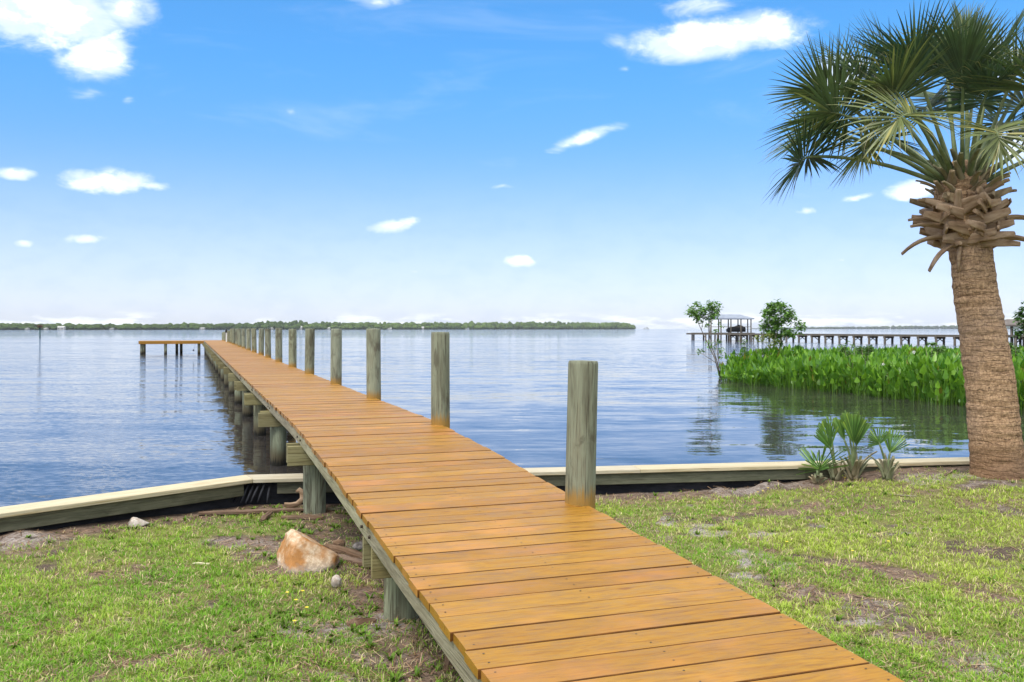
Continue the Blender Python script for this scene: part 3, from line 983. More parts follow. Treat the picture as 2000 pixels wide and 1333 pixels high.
TOPS = {0: .204, 1: .03}
beam_me = MB()
beam_me.box((0, 0, 0), (L1 - .84 + .05, .04, .18), cham=.004)
beam_me = beam_me.mesh('cross_beam', M_BEAM)
shared_post = [pile_mesh('pile', .097, -2.2, .88, 30 + i, M_POST) for i in range(4)]
shared_pile = [pile_mesh('pile', .10, -2.2, 0, 40 + i, M_PILE) for i in range(4)]
for i, t in enumerate(BENTS):
    zd = deck_z(t)
    # tall right-hand pile standing above the deck
    h = TOPS.get(i, -.005 if i < 16 else .12 + .05 * (i - 16))
    r = random.uniform(.091, .1)
    top = HC - h - zd + random.uniform(-.012, .012)
    me = pile_mesh('pile', r, -2.2, top, i, M_POST) if i < 9 else shared_post[i % 4]
    M = Matrix.Translation(dk(2.30 + random.uniform(-.02, .02), t + random.uniform(-.06, .06), zd)) @ \
        Matrix.Rotation(random.uniform(-.02, .02), 4, 'Y') @ Matrix.Rotation(random.uniform(0, 6), 4, 'Z')
    if i == 0:
        M = Matrix.Translation(dk(2.30, t, zd)) @ Matrix.Rotation(.022, 4, 'Y')
    if i >= 9:
        M = M @ Matrix.Diagonal((1, 1, top / .88, 1))
    dch('pile', me, M)
    # left-hand pile, cut off below the deck
    zb = zd - .137
    me = pile_mesh('pile', random.uniform(.098, .112), -2.2 if i > 1 else -1.2, zb, 60 + i, M_PILE if i > 1 else M_LANDPILE) if i < 9 else shared_pile[i % 4]
    dl = 1.16 if i == 0 else 1.085
    M = Matrix.Translation(dk(dl + random.uniform(-.015, .015), t + random.uniform(-.05, .05), 0 if i < 9 else zb)) @ Matrix.Rotation(random.uniform(0, 6), 4, 'Z')
    dch('pile', me, M)
    # cross beams clamp the piles on both sides
    for s in (-1, 1):
        M = Matrix.Translation(dk((.84 + L1 + .05) / 2 + (random.uniform(-.03, .03) if i else .125), t + s * .135, zd - .137 - .092 + random.uniform(-.004, .004))) @ Matrix.Rotation(YAW, 4, 'Z')
        dch('cross_beam', beam_me, M)

# the L-shaped head at the far end, reaching left
T0, T1, LE = 68.2, 71.6, -3.35
zl = deck_z(70)
pm = board_mesh('deck_board_mesh', L0 - LE - .012, PITCH - .01, .034, 77)
nb = int((T1 - T0) / PITCH)
hb_ = MB()
for i in range(nb):
    M = Matrix.Translation(dk((L0 + LE) / 2, T0 + (i + .5) * PITCH, zl - .004)) @ Matrix.Rotation(YAW, 4, 'Z')
    hb_.add([M @ v.co - dock.location for v in pm.vertices], [tuple(p.vertices) for p in pm.polygons])
o = hb_.build('platform_boards', M_DECK, dock)
o['kind'] = 'stuff'
for tt in (T0 + .02, T1 - .06):
    mb = MB()
    mb.box((0, 0, 0), (L0 - LE - .03, .045, .17), cham=.004)
    dch('fascia_beam', mb.mesh('fascia_beam', M_DECK if tt < T0 + .1 else M_BEAM), Matrix.Translation(dk((L0 + LE) / 2, tt, zl - .125)) @ Matrix.Rotation(YAW, 4, 'Z'))
mb = MB()
mb.box((0, 0, 0), (T1 - T0 - .1, .045, .17), cham=.004)
dch('fascia_beam', mb.mesh('fascia_beam', M_BEAM), Matrix.Translation(dk(LE + .05, (T0 + T1) / 2, zl - .125)) @ Matrix.Rotation(YAW + math.pi / 2, 4, 'Z'))
for (l, tt) in ((LE + .2, T0 + .25), (LE + 1.75, T0 + .2), (LE + 2.75, T1 - .3), (LE + 2.45, T1 - .3), (LE + .25, T1 - .3), (.6, T0 + .25)):
    dch('pile', shared_pile[1], Matrix.Translation(dk(l, tt, zl - .05)))

# bolt heads on the stringer by each near bent
for tb in BENTS[:5]:
    for q in (-.12, .12):
        mb = MB()
        c = dk(L0 + .008, tb + q, deck_z(tb + q) - .085)
        mb.tube([c, c - DN * .012], [.011, .009], 6)
        me = mb.mesh('bolt_head', M_SCREW)
        for v in me.vertices:
            v.co -= dock.location
        ob('bolt_head', me, dock)

# lamp on a white pole among the far posts
t = 63.0
lp = empty('dock_light', dk(2.25, t, deck_z(t)))
tag(lp, 'slim white pole lamp with black head standing among the far dock posts', 'lamp')
mb = MB(); mb.tube([(0, 0, 0), (0, 0, .62)], [.04, .04], 10); mb.build('pole', M_WHITE, lp)
mb = MB(); mb.tube([(0, 0, .6), (0, 0, .63), (0, 0, .8), (0, 0, .84)], [.06, .085, .085, .05], 10); mb.build('lamp_head', M_BLACK, lp)
# float on a line under the end platform
fl = empty('hanging_float', dk(.35, T0 - .05, zl - .2))
tag(fl, 'small dark float hanging on a thin line below the end platform', 'float')
mb = MB(); mb.tube([(0, 0, .02), (-.02, 0, -.2), (-.12, 0, -.42)], [.006] * 3, 5); mb.build('line', M_BLACK, fl)
mb = MB(); mb.tube([(-.12, 0, -.40), (-.12, 0, -.43), (-.12, 0, -.48), (-.12, 0, -.51)], [.02, .06, .06, .02], 8); mb.build('ball', M_BLACK, fl)


# ------------------------------------------------------------------ the bulkhead
bh = empty('bulkhead', (RB0[0], RB0[1], 0))
tag(bh, 'low timber bulkhead with pale new cap boards and black liner along the river', 'bulkhead')


def along(d, nrm, s, off, z):
    p = RB0 + d * s + nrm * off
    return Vector((p[0] - RB0[0], p[1] - RB0[1], z))


def bh_board(name, d, nrm, s0, s1, off, z, w, h, m, cham=.004, dz0=0., dz1=0.):
    a, b_ = along(d, nrm, s0, off, z), along(d, nrm, s1, off, z)
    L = (b_ - a).length
    mb = MB()
    mb.box((0, 0, 0), (L, w, h), cham=cham)
    if s0 < .01 and name == 'cap_board':       # mitred corner
        sgn = 1 if d is LDIR else -1
        mb.v = [(x + (.101 * (sgn * y / w + .5) if x < 0 else 0), y, z) for x, y, z in mb.v]
    o = mb.build(name, m, bh)
    o.location = (a + b_) / 2
    o.rotation_euler = (0, 0, math.atan2((b_ - a).y, (b_ - a).x))
    return o


bis = .12
for d, nrm, cuts, wcuts in ((RDIR, RN, [0.0, 3.95, 8.3, 12.5, 17, 22, 27, 32, 38], [bis + .2, 3.2, 5.78, 9.4, 14, 20, 26, 32, 38]),
                            (LDIR, LN, [0.0, 4.4, 9.0, 14, 20], [bis + .06, 4.1, 8.8, 14, 20])):
    for a, b_ in zip(cuts[:-1], cuts[1:]):
        bh_board('cap_board', d, nrm, a + .002, b_ - .002, .145 + random.uniform(-.004, .004), CAP_Z - .019 + random.uniform(-.003, .001), .29, .038, M_CAP)
    for a, b_ in zip(wcuts[:-1], wcuts[1:]):
        bh_board('waler_board', d, nrm, a + .003, b_ - .003, .235 + random.uniform(-.005, .005), CAP_Z - .038 - .062, .042, .115, M_WALER)
    # black liner hanging below the walers, slightly rumpled
    V, Fc = [], []
    ns = 90
    Ls = cuts[-1] - .1
    for i in range(ns + 1):
        s = -.03 + (Ls + .1) * (i / ns) ** 1.6
        for j, z in enumerate((CAP_Z - .04, .16, .06, -.3)):
            V.append(along(d, nrm, s, .17 + .025 * mnoise.noise(Vector((s * 3, j * 1.7, 4.2))), z))
    for i in range(ns):
        for j in range(3):
            Fc.append((i * 4 + j, i * 4 + j + 1, (i + 1) * 4 + j + 1, (i + 1) * 4 + j))
    mb = MB(); mb.add(V, Fc); mb.build('liner', M_LINER, bh, smooth=True)
    # sheet piling on the river side
    bh_board('sheet_wall', d, nrm, .0, cuts[-1], .07, -.6, .03, 1.72, M_WALER)
# gathered liner at the corner
mb = MB()
for i in range(9):
    a = along(RDIR, RN, -.14 + i * .05, .24 + .02 * math.sin(i * 2.1), CAP_Z - .05)
    b_ = along(RDIR, RN, -.22 + i * .055 + random.uniform(-.03, .03), .30 + random.uniform(0, .06), .09)
    mb.tube([a, (a + b_) / 2 + Vector((0, -.01, 0)), b_], [.008, .012, .008], 6)
mb.build('liner_fold', M_LINER, bh, smooth=True)
# ------------------------------------------------------------------ cabbage palm
PZ = 9.45
palm_base = px(1951, 925, PZ)
palm_base.z = float(ground_z(palm_base.x, PZ)) - .03
palm = empty('palm_tree', palm_base)
tag(palm, 'cabbage palm with thick ringed trunk, crossed dead leaf bases and drooping fan fronds', 'palm tree')
# trunk axis (pixel x, pixel y, width in pixels)
AX = [(1949, 935, 101), (1949, 915, 98), (1945, 870, 95), (1939, 800, 92), (1933, 740, 90), (1924, 680, 87), (1914, 620, 83), (1905, 570, 80), (1899, 520, 77), (1894, 476, 78),
      (1888, 462, 90), (1882, 420, 102), (1879, 370, 98), (1877, 338, 62), (1877, 315, 30)]


def trunk_mesh():
    ys = [a[1] for a in AX][::-1]
    n, rows = 72, 330
    V = []
    zz = np.linspace(935, 315, rows)
    for i, y in enumerate(zz):
        cx = np.interp(y, ys, [a[0] for a in AX][::-1])
        w = np.interp(y, ys, [a[2] for a in AX][::-1])
        c = px(cx, y, PZ) - palm_base
        r0 = w / 2 / F_PX * PZ
        for j in range(n):
            a = 2 * math.pi * j / n
            ca, sa = math.cos(a), math.sin(a)
            zw = c.z + .02 * mnoise.noise(Vector((ca * 1.5, sa * 1.5, c.z * 1.2)))
            ring = mnoise.noise(Vector((ca * .6, sa * .6, zw * 17))) * .011
            rough = mnoise.noise(Vector((ca * 6, sa * 6, c.z * 22))) * .006
            foot = .022 * max(0, 1 - (c.z + .02) / .16) ** 2 * (1 + .5 * mnoise.noise(Vector((ca * 3, sa * 3, 1))))
            r = r0 + ring + rough + foot
            V.append((c.x + ca * r, c.y + sa * r, c.z))
    idx = np.arange(n * rows).reshape(rows, n)
    nxt = np.roll(idx, -1, 1)
    Fq = np.stack([idx[:-1], nxt[:-1], nxt[1:], idx[1:]], -1).reshape(-1, 4)
    return fast_mesh('trunk', V, Fq, M_TRUNK, smooth=True)


ob('trunk', trunk_mesh(), palm)


def boot_mesh(L, w, split, seed):
    """dead leaf base: a flattened, tapering, curved stub, broad where it clasps the trunk"""
    rd = random.Random(seed)
    V, Fc = [], []
    rows = 8
    for i in range(rows):
        s = i / (rows - 1)
        x = L * s
        ww = w * (1.25 - .75 * s) * (1 + .07 * rd.uniform(-1, 1))
        th = (.045 - .017 * s)
        zc = .10 * L * math.sin(s * 2.2) - split * L * s * s
        yb = rd.uniform(-.004, .004)
        for k in range(8):
            a = 2 * math.pi * k / 8
            ca, sa = math.cos(a), math.sin(a)
            V.append((x, yb + ca * ww / 2, zc + sa * th * (.55 if sa < 0 else .5) + .18 * ww * (ca * ca - .5)))
    for i in range(rows - 1):
        for k in range(8):
            Fc.append((i * 8 + k, i * 8 + (k + 1) % 8, (i + 1) * 8 + (k + 1) % 8, (i + 1) * 8 + k))
    Fc += [tuple(range(8))[::-1], tuple((rows - 1) * 8 + k for k in range(8))]
    me = bpy.data.meshes.new('boot')
    me.from_pydata(V, [], Fc)
    me.update()
    for p in me.polygons[:-2]:
        p.use_smooth = True
    me.materials.append(M_BOOT)
    return me


BOOTS = [boot_mesh(.38, .11, .15, 1), boot_mesh(.33, .125, -.05, 2), boot_mesh(.44, .095, .30, 3), boot_mesh(.28, .115, .0, 4), boot_mesh(.36, .085, .1, 5)]


def axis_at(y):
    ys = [a[1] for a in AX][::-1]
    cx = np.interp(y, ys, [a[0] for a in AX][::-1])
    w = np.interp(y, ys, [a[2] for a in AX][::-1])
    return px(cx, y, PZ) - palm_base, w / 2 / F_PX * PZ


def add_boot(y, ang, elev, skew, k, sc=1.0, fresh=0.0, out=.0):
    c, r = axis_at(y)
    d = Vector((math.cos(ang), math.sin(ang), 0))
    s = Vector((-math.sin(ang), math.cos(ang), 0))
    x = (d * math.cos(skew) + s * math.sin(skew)) * math.cos(elev) + Vector((0, 0, 1)) * math.sin(elev)
    x.normalize()
    nrm = (d * math.sin(elev) * -1 + Vector((0, 0, 1)) * math.cos(elev))
    yv = nrm.cross(x).normalized()
    zv = x.cross(yv)
    if abs(skew) > .7:                   # lies against the trunk: its flat side faces outward
        zv = (d - x * d.dot(x)).normalized()
        yv = zv.cross(x)
    M = Matrix((x, yv, zv)).transposed().to_4x4()
    p = c + d * (r * .82 + out) - (x * .10 if abs(skew) > .7 else x * .02)
    o = bpy.data.objects.new('boot', BOOTS[k % 5])
    COL.objects.link(o)
    o.parent = palm
    o.matrix_local = Matrix.Translation(p) @ M @ Matrix.Diagonal((sc, sc, sc, 1))
    o['fresh'] = fresh
    return o


# ragged ring of boots: crossing, flattened ones low down, upright stubs towards the crown
rb = random.Random(11)
row_y = [478, 466, 452, 438, 424, 411, 398, 386, 374, 362, 351, 341]
for ri, y in enumerate(row_y):
    n = 9 if ri < 8 else 8
    for j in range(n):
        ang = (j + .5 * (ri % 2)) * 2 * math.pi / n + rb.uniform(-.18, .18)
        f = ri / 11
        side = 1 if (ri + j) % 2 else -1
        if ri < 7:
            add_boot(y, ang, rb.uniform(-.05, .35) + f * .3, side * rb.uniform(.75, 1.15), rb.randrange(5), rb.uniform(.92, 1.15), 0.0 if ri < 6 else .25, out=.012 * (ri % 3))
        else:
            add_boot(y, ang, .5 + (f - .5) * .7 + rb.uniform(-.12, .15), side * rb.uniform(.2, .65), rb.randrange(5), rb.uniform(.62, .9), min(1, (f - .5) * 1.9 + rb.uniform(-.2, .2)))
# the long broken ones that stick out of the silhouette
for (y, ang, elv, skew, k, sc) in [(474, R(-150), -.6, -.5, 2, .95), (462, R(175), -.15, .1, 2, 1.1), (445, R(185), .05, 0, 4, 1.05), (433, R(170), .1, .1, 4, .95),
                                   (466, R(-20), -.12, -.2, 0, 1.25), (438, R(5), .22, .1, 0, 1.35), (410, R(-175), .3, 0, 3, 1.0), (395, R(-5), .45, .1, 0, .9),
                                   (470, R(-110), .05, .9, 2, 1.1), (455, R(-70), .1, -.9, 2, 1.15), (440, R(-100), .25, .95, 0, 1.2), (425, R(-65), .3, -.95, 0, 1.15),
                                   (410, R(-115), .3, .9, 1, 1.2), (398, R(-80), .4, -.8, 1, 1.1), (385, R(-60), .45, .6, 3, 1.0), (420, R(-130), 1.0, .3, 3, .95)]:
    add_boot(y, ang, elv, skew, k, sc, 0.0, out=.02)
mb = MB()
c, r = axis_at(475)
mb.tube([c + Vector((-.15, -.13, 0)), c + Vector((-.18, -.15, -.12)), c + Vector((-.19, -.15, -.30))], [.02, .022, .012], 6)
mb.build('dead_leaf_strip', M_BOOT, palm, smooth=True)


# --- fan fronds
def leaflet(V, Fc, C, p0, d, nrm, L, w, droop, col, rd, nseg=7, cut=False):
    b = len(V)
    d = Vector(d).normalized()
    p = Vector(p0)
    s0 = nrm.cross(d)
    if s0.length < 1e-4:
        s0 = Vector((1, 0, 0))
    s0.normalize()
    cur = d.copy()
    tipc = (col[0] * 1.25 + .02, col[1] * 1.12 + .015, col[2] * 1.05)
    for i in range(nseg + 1):
        s = i / nseg
        if cut:
            ww = w * (.45 + .75 * s) * (1 if s < .95 else .7)
        else:
            ww = w * (min(1, .42 + s * 2.4) if s < .3 else max(.05, 1 - ((s - .3) / .7) ** 1.3))
        u = s0.cross(cur) * -1
        cc = col if s < .7 else tuple(a + (t_ - a) * (s - .7) / .3 for a, t_ in zip(col, tipc))
        V.append(p + s0 * ww * .5 + u * ww * .16)
        V.append(p - u * ww * .10)
        V.append(p - s0 * ww * .5 + u * ww * .16)
        C.extend([cc, cc, cc])
        cur = (cur + Vector((0, 0, -1)) * droop / nseg * (.25 + 1.9 * s * s) + Vector((rd.uniform(-1, 1), rd.uniform(-1, 1), rd.uniform(-1, 1))) * .035 * s).normalized()
        p = p + cur * (L / nseg)
    for i in range(nseg):
        o = b + i * 3
        Fc.append((o, o + 1, o + 4, o + 3))
        Fc.append((o + 1, o + 2, o + 5, o + 4))


def frond(parent, origin, H, T, lift, droop, LL, seed, nl=28, costa=.24, w=.031, cut=None, fan=150, col=(.030, .060, .020), pr=(.030, .014), name='frond', fold=.45, sag=.9, twist=0.0, face=None):
    """fan leaf: petiole from H to T, blade radiating from a costa that arches on downward"""
    rd = random.Random(seed)
    H, T = Vector(H), Vector(T)
    ctrl = (H + T) / 2 + Vector((0, 0, lift))
    pts = [(1 - s) ** 2 * H + 2 * s * (1 - s) * ctrl + s * s * T for s in [i / 9 for i in range(10)]]
    tan = (T - pts[-2]).normalized()
    side = tan.cross(Vector((0, 0, 1)))
    if side.length < .15:
        side = Vector((1, 0.2, 0))
    side.normalize()
    if face is not None:                 # blade turned to show its face
        side = (face - tan * face.dot(tan)).normalized()
    elif twist:
        side = Matrix.Rotation(twist, 3, tan) @ side
    # costa
    cs, cd, cn = [], [], []
    p, d = T.copy(), tan.copy()
    ns = 12
    for i in range(ns + 1):
        cs.append(p.copy()); cd.append(d.copy())
        cn.append(side.cross(d).normalized())
        d = (Matrix.Rotation(-R(droop) / ns, 3, side) @ d).normalized()
        p = p + d * costa / ns
    V, Fc, C = [], [], []
    for sgn in (-1, 1):
        for i in range(nl):
            u = i / (nl - 1)                         # 0: by the petiole, 1: at the tip
            th = R(fan) * (1 - u) ** .8 + R(1.5)
            k = int(u * ns * .999)
            th_d = cd[k] * math.cos(th) + side * sgn * math.sin(th) + cn[k] * fold * abs(math.sin(th)) * (.6 + .4 * rd.random())
            L = LL * (.62 + .38 * math.sin(math.pi * min(1, .12 + u * .75))) * rd.uniform(.90, 1.08)
            if cut:
                L = cut * rd.uniform(.9, 1.06)
            g = rd.uniform(.7, 1.35)
            cc = tuple(a * g for a in col)
            if rd.random() < .10:
                cc = (col[0] * 2.6, col[1] * 2.0, col[2] * 1.7)
            leaflet(V, Fc, C, cs[k], th_d, cn[k], L, w * rd.uniform(.85, 1.1), sag * rd.uniform(.6, 1.5) * (0.25 if cut else 1), cc, rd, cut=bool(cut))
    if not cut:                                     # pale loose fibres between the leaflets
        for i in range(16):
            k = rd.randrange(ns)
            th = R(rd.uniform(-120, 120))
            dd = cd[k] * math.cos(th) + side * math.sin(th) + cn[k] * .3
            leaflet(V, Fc, C, cs[k] + dd * LL * .45, dd, cn[k], LL * rd.uniform(.35, .6), .007, 2.2, (.26, .25, .13), rd, nseg=7)
    o0 = Vector(origin)
    fr = ob(name, fast_mesh(name, np.array([tuple(v - o0) for v in V]), Fc, M_FROND, np.array(C)), parent)
    mb = MB()
    n = len(pts)
    mb.tube([q - o0 for q in pts] + [q - o0 for q in cs[1::2]], [pr[0] + (pr[1] - pr[0]) * (i / n) ** .6 for i in range(n)] + [pr[1] * (1 - .8 * i / 6) for i in range(1, 7)], 8)
    mb.build('petiole', M_PETIOLE, fr, smooth=True)
    return fr


HUB = px(1879, 352, PZ)
FR = [  # blade-base pixel, depth offset, lift, droop, leaflet length, sag, half angle of the fan
    (1588, 306, .05, .18, 80, .60, .25, 150), (1622, 258, .30, .16, 55, .68, .2, 135), (1655, 228, -.15, .18, 40, .82, .15, 120), (1705, 165, .10, .10, 30, .84, .18, 105),
    (1782, 225, -.75, .22, 70, .70, .4, 150), (1752, 150, .45, .08, 22, .72, .2, 90), (1800, 165, -.25, .10, 25, .76, .25, 85), (1880, 178, -.50, .08, 14, .74, .3, 52),
    (1850, 150, .35, .08, 18, .70, .2, 75), (1930, 160, .10, .06, 18, .74, .2, 75), (1972, 168, -.30, .10, 26, .78, .2, 90), (2015, 178, -.60, .18, 40, .80, .25, 110),
    (1938, 255, -.70, .26, 80, .52, .5, 150), (2045, 200, .25, .15, 40, .80, .25, 115), (2085, 250, -.1, .16, 65, .78, .3, 135), (2100, 285, -.35, .12, 80, .72, .35, 150),
    (2005, 140, .5, .05, 18, .70, .25, 85), (1888, 130, .05, .0, 10, .56, .15, 34), (1815, 218, .65, .18, 55, .68, .35, 130), (1735, 272, .55, .18, 70, .62, .35, 145),
    (1948, 240, .75, .18, 65, .62, .35, 135), (2005, 250, .65, .15, 65, .66, .35, 140), (1700, 292, -.35, .20, 75, .48, .4, 150), (1635, 195, .5, .1, 40, .68, .2, 105),
    (1985, 218, -.2, .15, 50, .66, .3, 115), (1850, 200, .85, .12, 40, .66, .3, 115), (1762, 195, -.35, .12, 38, .66, .3, 105), (1918, 205, -.40, .15, 45, .58, .35, 110),
    (1900, 190, .6, .1, 35, .66, .3, 100)]
for i, (x, y, dY, lift, droop, LL, sag, fan) in enumerate(FR):
    c, r = axis_at(346)
    T = px(x, y, PZ + dY)
    ax = T - HUB
    h = Vector((ax.x, ax.y, 0))
    st = HUB + (h.normalized() * .10 if h.length > .05 else Vector()) - Vector((0, 0, .10))
    frond(palm, palm_base, st, T, lift, droop, LL, 100 + i, sag=sag, fan=fan, twist=random.Random(i).uniform(-.95, .95),
          col=[(.038, .074, .042), (.050, .088, .044), (.066, .104, .046)][i % 3] if i not in (4, 12, 22) else (.13, .16, .062))


# ------------------------------------------------------------------ four clipped palmettos by the bulkhead
def palmetto(bx, by, label, fans, base_h, seed, nl_=9, boots=9):
    p = gp(bx, by)
    e = empty('palmetto', p)
    tag(e, label, 'palmetto', 'clipped palmettos in front of the bulkhead')
    rd = random.Random(seed)
    # stubby base of old leaf stalks
    for j in range(boots):
        a = j * 2.4 + rd.uniform(-.3, .3)
        f = j / boots
        q = Vector((math.cos(a) * .03, math.sin(a) * .03, base_h * .45 * f - .02))
        o = bpy.data.objects.new('stalk_stub', BOOTS[rd.randrange(5)])
        COL.objects.link(o)
        o.parent = e
        el = rd.uniform(.85, 1.3)
        o.matrix_local = Matrix.Translation(q) @ Matrix.Rotation(a, 4, 'Z') @ Matrix.Rotation(-el, 4, 'Y') @ Matrix.Diagonal((.48 * base_h / .2, .48, .5, 1))
        o['fresh'] = rd.uniform(.35, 1.0)
    Zp = p.y
    for i, (fx, fy, dY, LL, cut, fan, costa, tw) in enumerate(fans):
        T = px(fx, fy, Zp + dY)
        frond(e, p, p + Vector((0, 0, base_h * .4)), T, .03, 8, LL, seed * 31 + i, nl=nl_, costa=costa, w=.017 if nl_ > 9 else .015, cut=cut, fan=fan,
              col=(.085, .18, .04), pr=(.015, .010), fold=.25, sag=.18, face=Vector((math.cos(tw - 1.5 + .15), math.sin(tw - 1.5 + .15) * 1.5, 0)))
    return e


palmetto(1597, 945, 'low clipped palmetto with one wide star of leaflets', [(1600, 918, -.05, .32, .32, 72, .05, 1.5), (1596, 920, .03, .30, .28, 62, .03, 1.7)], .12, 3, nl_=9)
palmetto(1632, 938, 'ragged palmetto with a cut fan and thin bare leaflets beside the low one', [(1624, 856, .05, .33, .20, 48, .04, 1.5), (1622, 878, -.04, .34, .26, 30, .05, 1.45)], .2, 4, nl_=8)
palmetto(1668, 938, 'tallest clipped palmetto with a square-topped fan on a thick stalk', [(1667, 868, -.03, .3, .29, 27, .05, 1.5), (1660, 858, .04, .3, .25, 24, .05, 1.6), (1650, 862, .06, .22, .22, 16, .04, 1.4), (1672, 872, .02, .3, .28, 24, .05, 1.5)], .27, 5, nl_=11, boots=14)
palmetto(1733, 937, 'clipped palmetto with two side-turned fans next to the palm', [(1718, 868, -.03, .25, .15, 70, .03, 1.5), (1738, 886, .02, .3, .23, 48, .04, 1.6)], .22, 6, nl_=9, boots=12)


# ------------------------------------------------------------------ stones, wood scraps and other small things on the ground
def rock(name, p, size, seed, m, label, cat, shape=None, rz=0., group=None):
    bm = bmesh.new()
    bmesh.ops.create_icosphere(bm, subdivisions=4, radius=1)
    for v in bm.verts:
        q = v.co.copy()
        if shape:
            q = shape(q)
        n = mnoise.fractal(q * 1.5 + Vector((seed * 3.1, 0, 0)), 1.0, 2.0, 4)
        f = mnoise.noise(q * 5 + Vector((0, seed, 0))) * .05 + mnoise.noise(q * 14 + Vector((0, seed, 0))) * .02
        v.co = Vector((q.x * size[0], q.y * size[1], q.z * size[2])) * (1 + .07 * n + f)
    me = bpy.data.meshes.new(name)
    bm.to_mesh(me)
    bm.free()
    for q in me.polygons:
        q.use_smooth = True
    me.materials.append(m)
    zmin = min(v.co.z for v in me.vertices)
    for v in me.vertices:
        v.co.z -= zmin + size[2] * .12
    o = ob(name, me, None, p, (0, 0, rz))
    return tag(o, label, cat, group)


def wedge(q):
    """leaning slab: flat broken faces, a peak at the left, tapering off to the right"""
    for n_, d_ in ((Vector((-.75, -.3, .2)), .62), (Vector((.2, -.8, .45)), .55), (Vector((.55, .1, .8)), .50), (Vector((.3, .9, .2)), .6), (Vector((0, 0, -1)), .5), (Vector((-.3, -.6, .75)), .68)):
        n_ = n_.normalized()
        e = q.dot(n_) - d_
        if e > 0:
            q = q - n_ * e * .99
    return q


rp = gp(598, 1108)
rock('boulder', rp, (.235, .20, .205), 2, M_ROCK, 'orange and cream limestone boulder lying in the grass beside the dock', 'boulder', wedge, .15)
rock('stone', gp(657, 1148), (.035, .03, .045), 5, M_STONE, 'small upright white stone in the weeds near the boulder', 'stone')
rock('stone', gp(268, 1026), (.10, .08, .05), 6, M_STONE, 'flat white broken stone at the edge of the grass near the bulkhead', 'stone', wedge)
rock('stone', gp(662, 1070), (.05, .04, .035), 8, M_DRIFT, 'small reddish brown stone behind the boulder', 'stone')
rock('stone', gp(703, 1078), (.055, .05, .04), 9, M_SANDLUMP, 'small grey rounded stone behind the boulder under the dock edge', 'stone')
rock('wood_chip', gp(706, 1220), (.10, .04, .035), 10, M_DRIFT, 'rust brown chunk of bark beside the near pile', 'wood chip', wedge, .7)


def stick(name, a, b_, w, h, m, label, cat, taper=.7, roll=0.):
    a, b_ = Vector(a), Vector(b_)
    c = (a + b_) / 2
    d = b_ - a
    L = d.length
    V = []
    rd = random.Random(int(L * 1e4))
    rows = 7
    n = 6
    for i in range(rows):
        s = i / (rows - 1)
        k = 1 - (1 - taper) * abs(2 * s - 1) ** 3
        oy, oz = rd.uniform(-.1, .1) * w, rd.uniform(-.1, .1) * h
        for j in range(n):
            an = 2 * math.pi * (j + .5) / n
            V.append(((s - .5) * L, oy + math.cos(an) * w * .58 * k, oz + math.sin(an) * h * .58 * k))
    Fc = [(i * n + j, i * n + (j + 1) % n, (i + 1) * n + (j + 1) % n, (i + 1) * n + j) for i in range(rows - 1) for j in range(n)]
    Fc += [tuple(range(n))[::-1], tuple((rows - 1) * n + j for j in range(n))]
    mb = MB(); mb.add(V, Fc)
    o = mb.build(name, m)
    q = d.to_track_quat('X', 'Z')
    o.location = c
    o.rotation_euler = (q.to_matrix() @ Matrix.Rotation(roll, 3, 'X')).to_euler()
    return tag(o, label, cat)


stick('old_plank', gp(388, 1007, .02), gp(597, 1001, .025), .10, .035, M_DRIFT, 'long weathered brown plank lying in front of the bulkhead', 'plank')
stick('old_plank', gp(550, 1013, .015), gp(632, 1015, .015), .07, .03, M_DRIFT, 'short dark plank at the foot of the dock pile', 'plank')
stick('wood_scrap', gp(510, 1022, .02), gp(530, 1008, .035), .05, .04, M_DRIFT, 'stubby wood scrap tilted against the long brown plank', 'wood scrap')
stick('old_plank', gp(640, 1070, .02), gp(722, 1100, .025), .10, .04, M_DRIFT, 'split grey plank running from the boulder under the dock', 'plank')
stick('old_plank', gp(660, 1092, .015), gp(726, 1112, .02), .08, .05, M_DRIFT, 'dark plank lying next to the split grey one', 'plank')
stick('wood_scrap', gp(377, 1104, .012), gp(410, 1105, .012), .022, .016, M_CAP, 'small pale yellow wood offcut in the grass', 'wood scrap')
stick('driftwood', gp(6, 1026, .02), gp(95, 1024, .02), .05, .035, M_STRING, 'grey driftwood stick along the foot of the bulkhead', 'driftwood', .4)
stick('wood_scrap', gp(640, 998, .02), gp(680, 997, .02), .06, .03, M_STRING, 'grey board end lying in the shade below the dock', 'wood scrap')
stick('root_stump', gp(872, 1318, -.02), gp(884, 1272, .10), .05, .045, M_DRIFT, 'dark broken root leaning below the dock edge', 'root')
stick('palm_debris', gp(1738, 968, .01), gp(1790, 972, .012), .018, .01, M_STRING, 'pale dry stick in the grass below the palmettos', 'stick')
stick('palm_debris', gp(1845, 931, .012), gp(1868, 918, .02), .03, .012, M_DRIFT, 'curled dry leaf scrap beside the palm trunk', 'leaf scrap')
# curled dead palm boot against the liner
cb = gp(556, 992)
mb = MB()
pts = [cb + Vector((dx_, 0, dz_)) for dx_, dz_ in ((0, .015), (.06, .02), (.12, .035), (.17, .08), (.175, .14), (.14, .17), (.11, .15))]
mb.tube([q - cb for q in pts], [.035, .03, .026, .028, .034, .026, .012], 7)
o = mb.build('palm_boot', M_BOOT, None, smooth=True)
o.location = cb
o.scale = (1, .5, 1)
tag(o, 'curled dead palm leaf base lying against the black liner', 'palm boot')

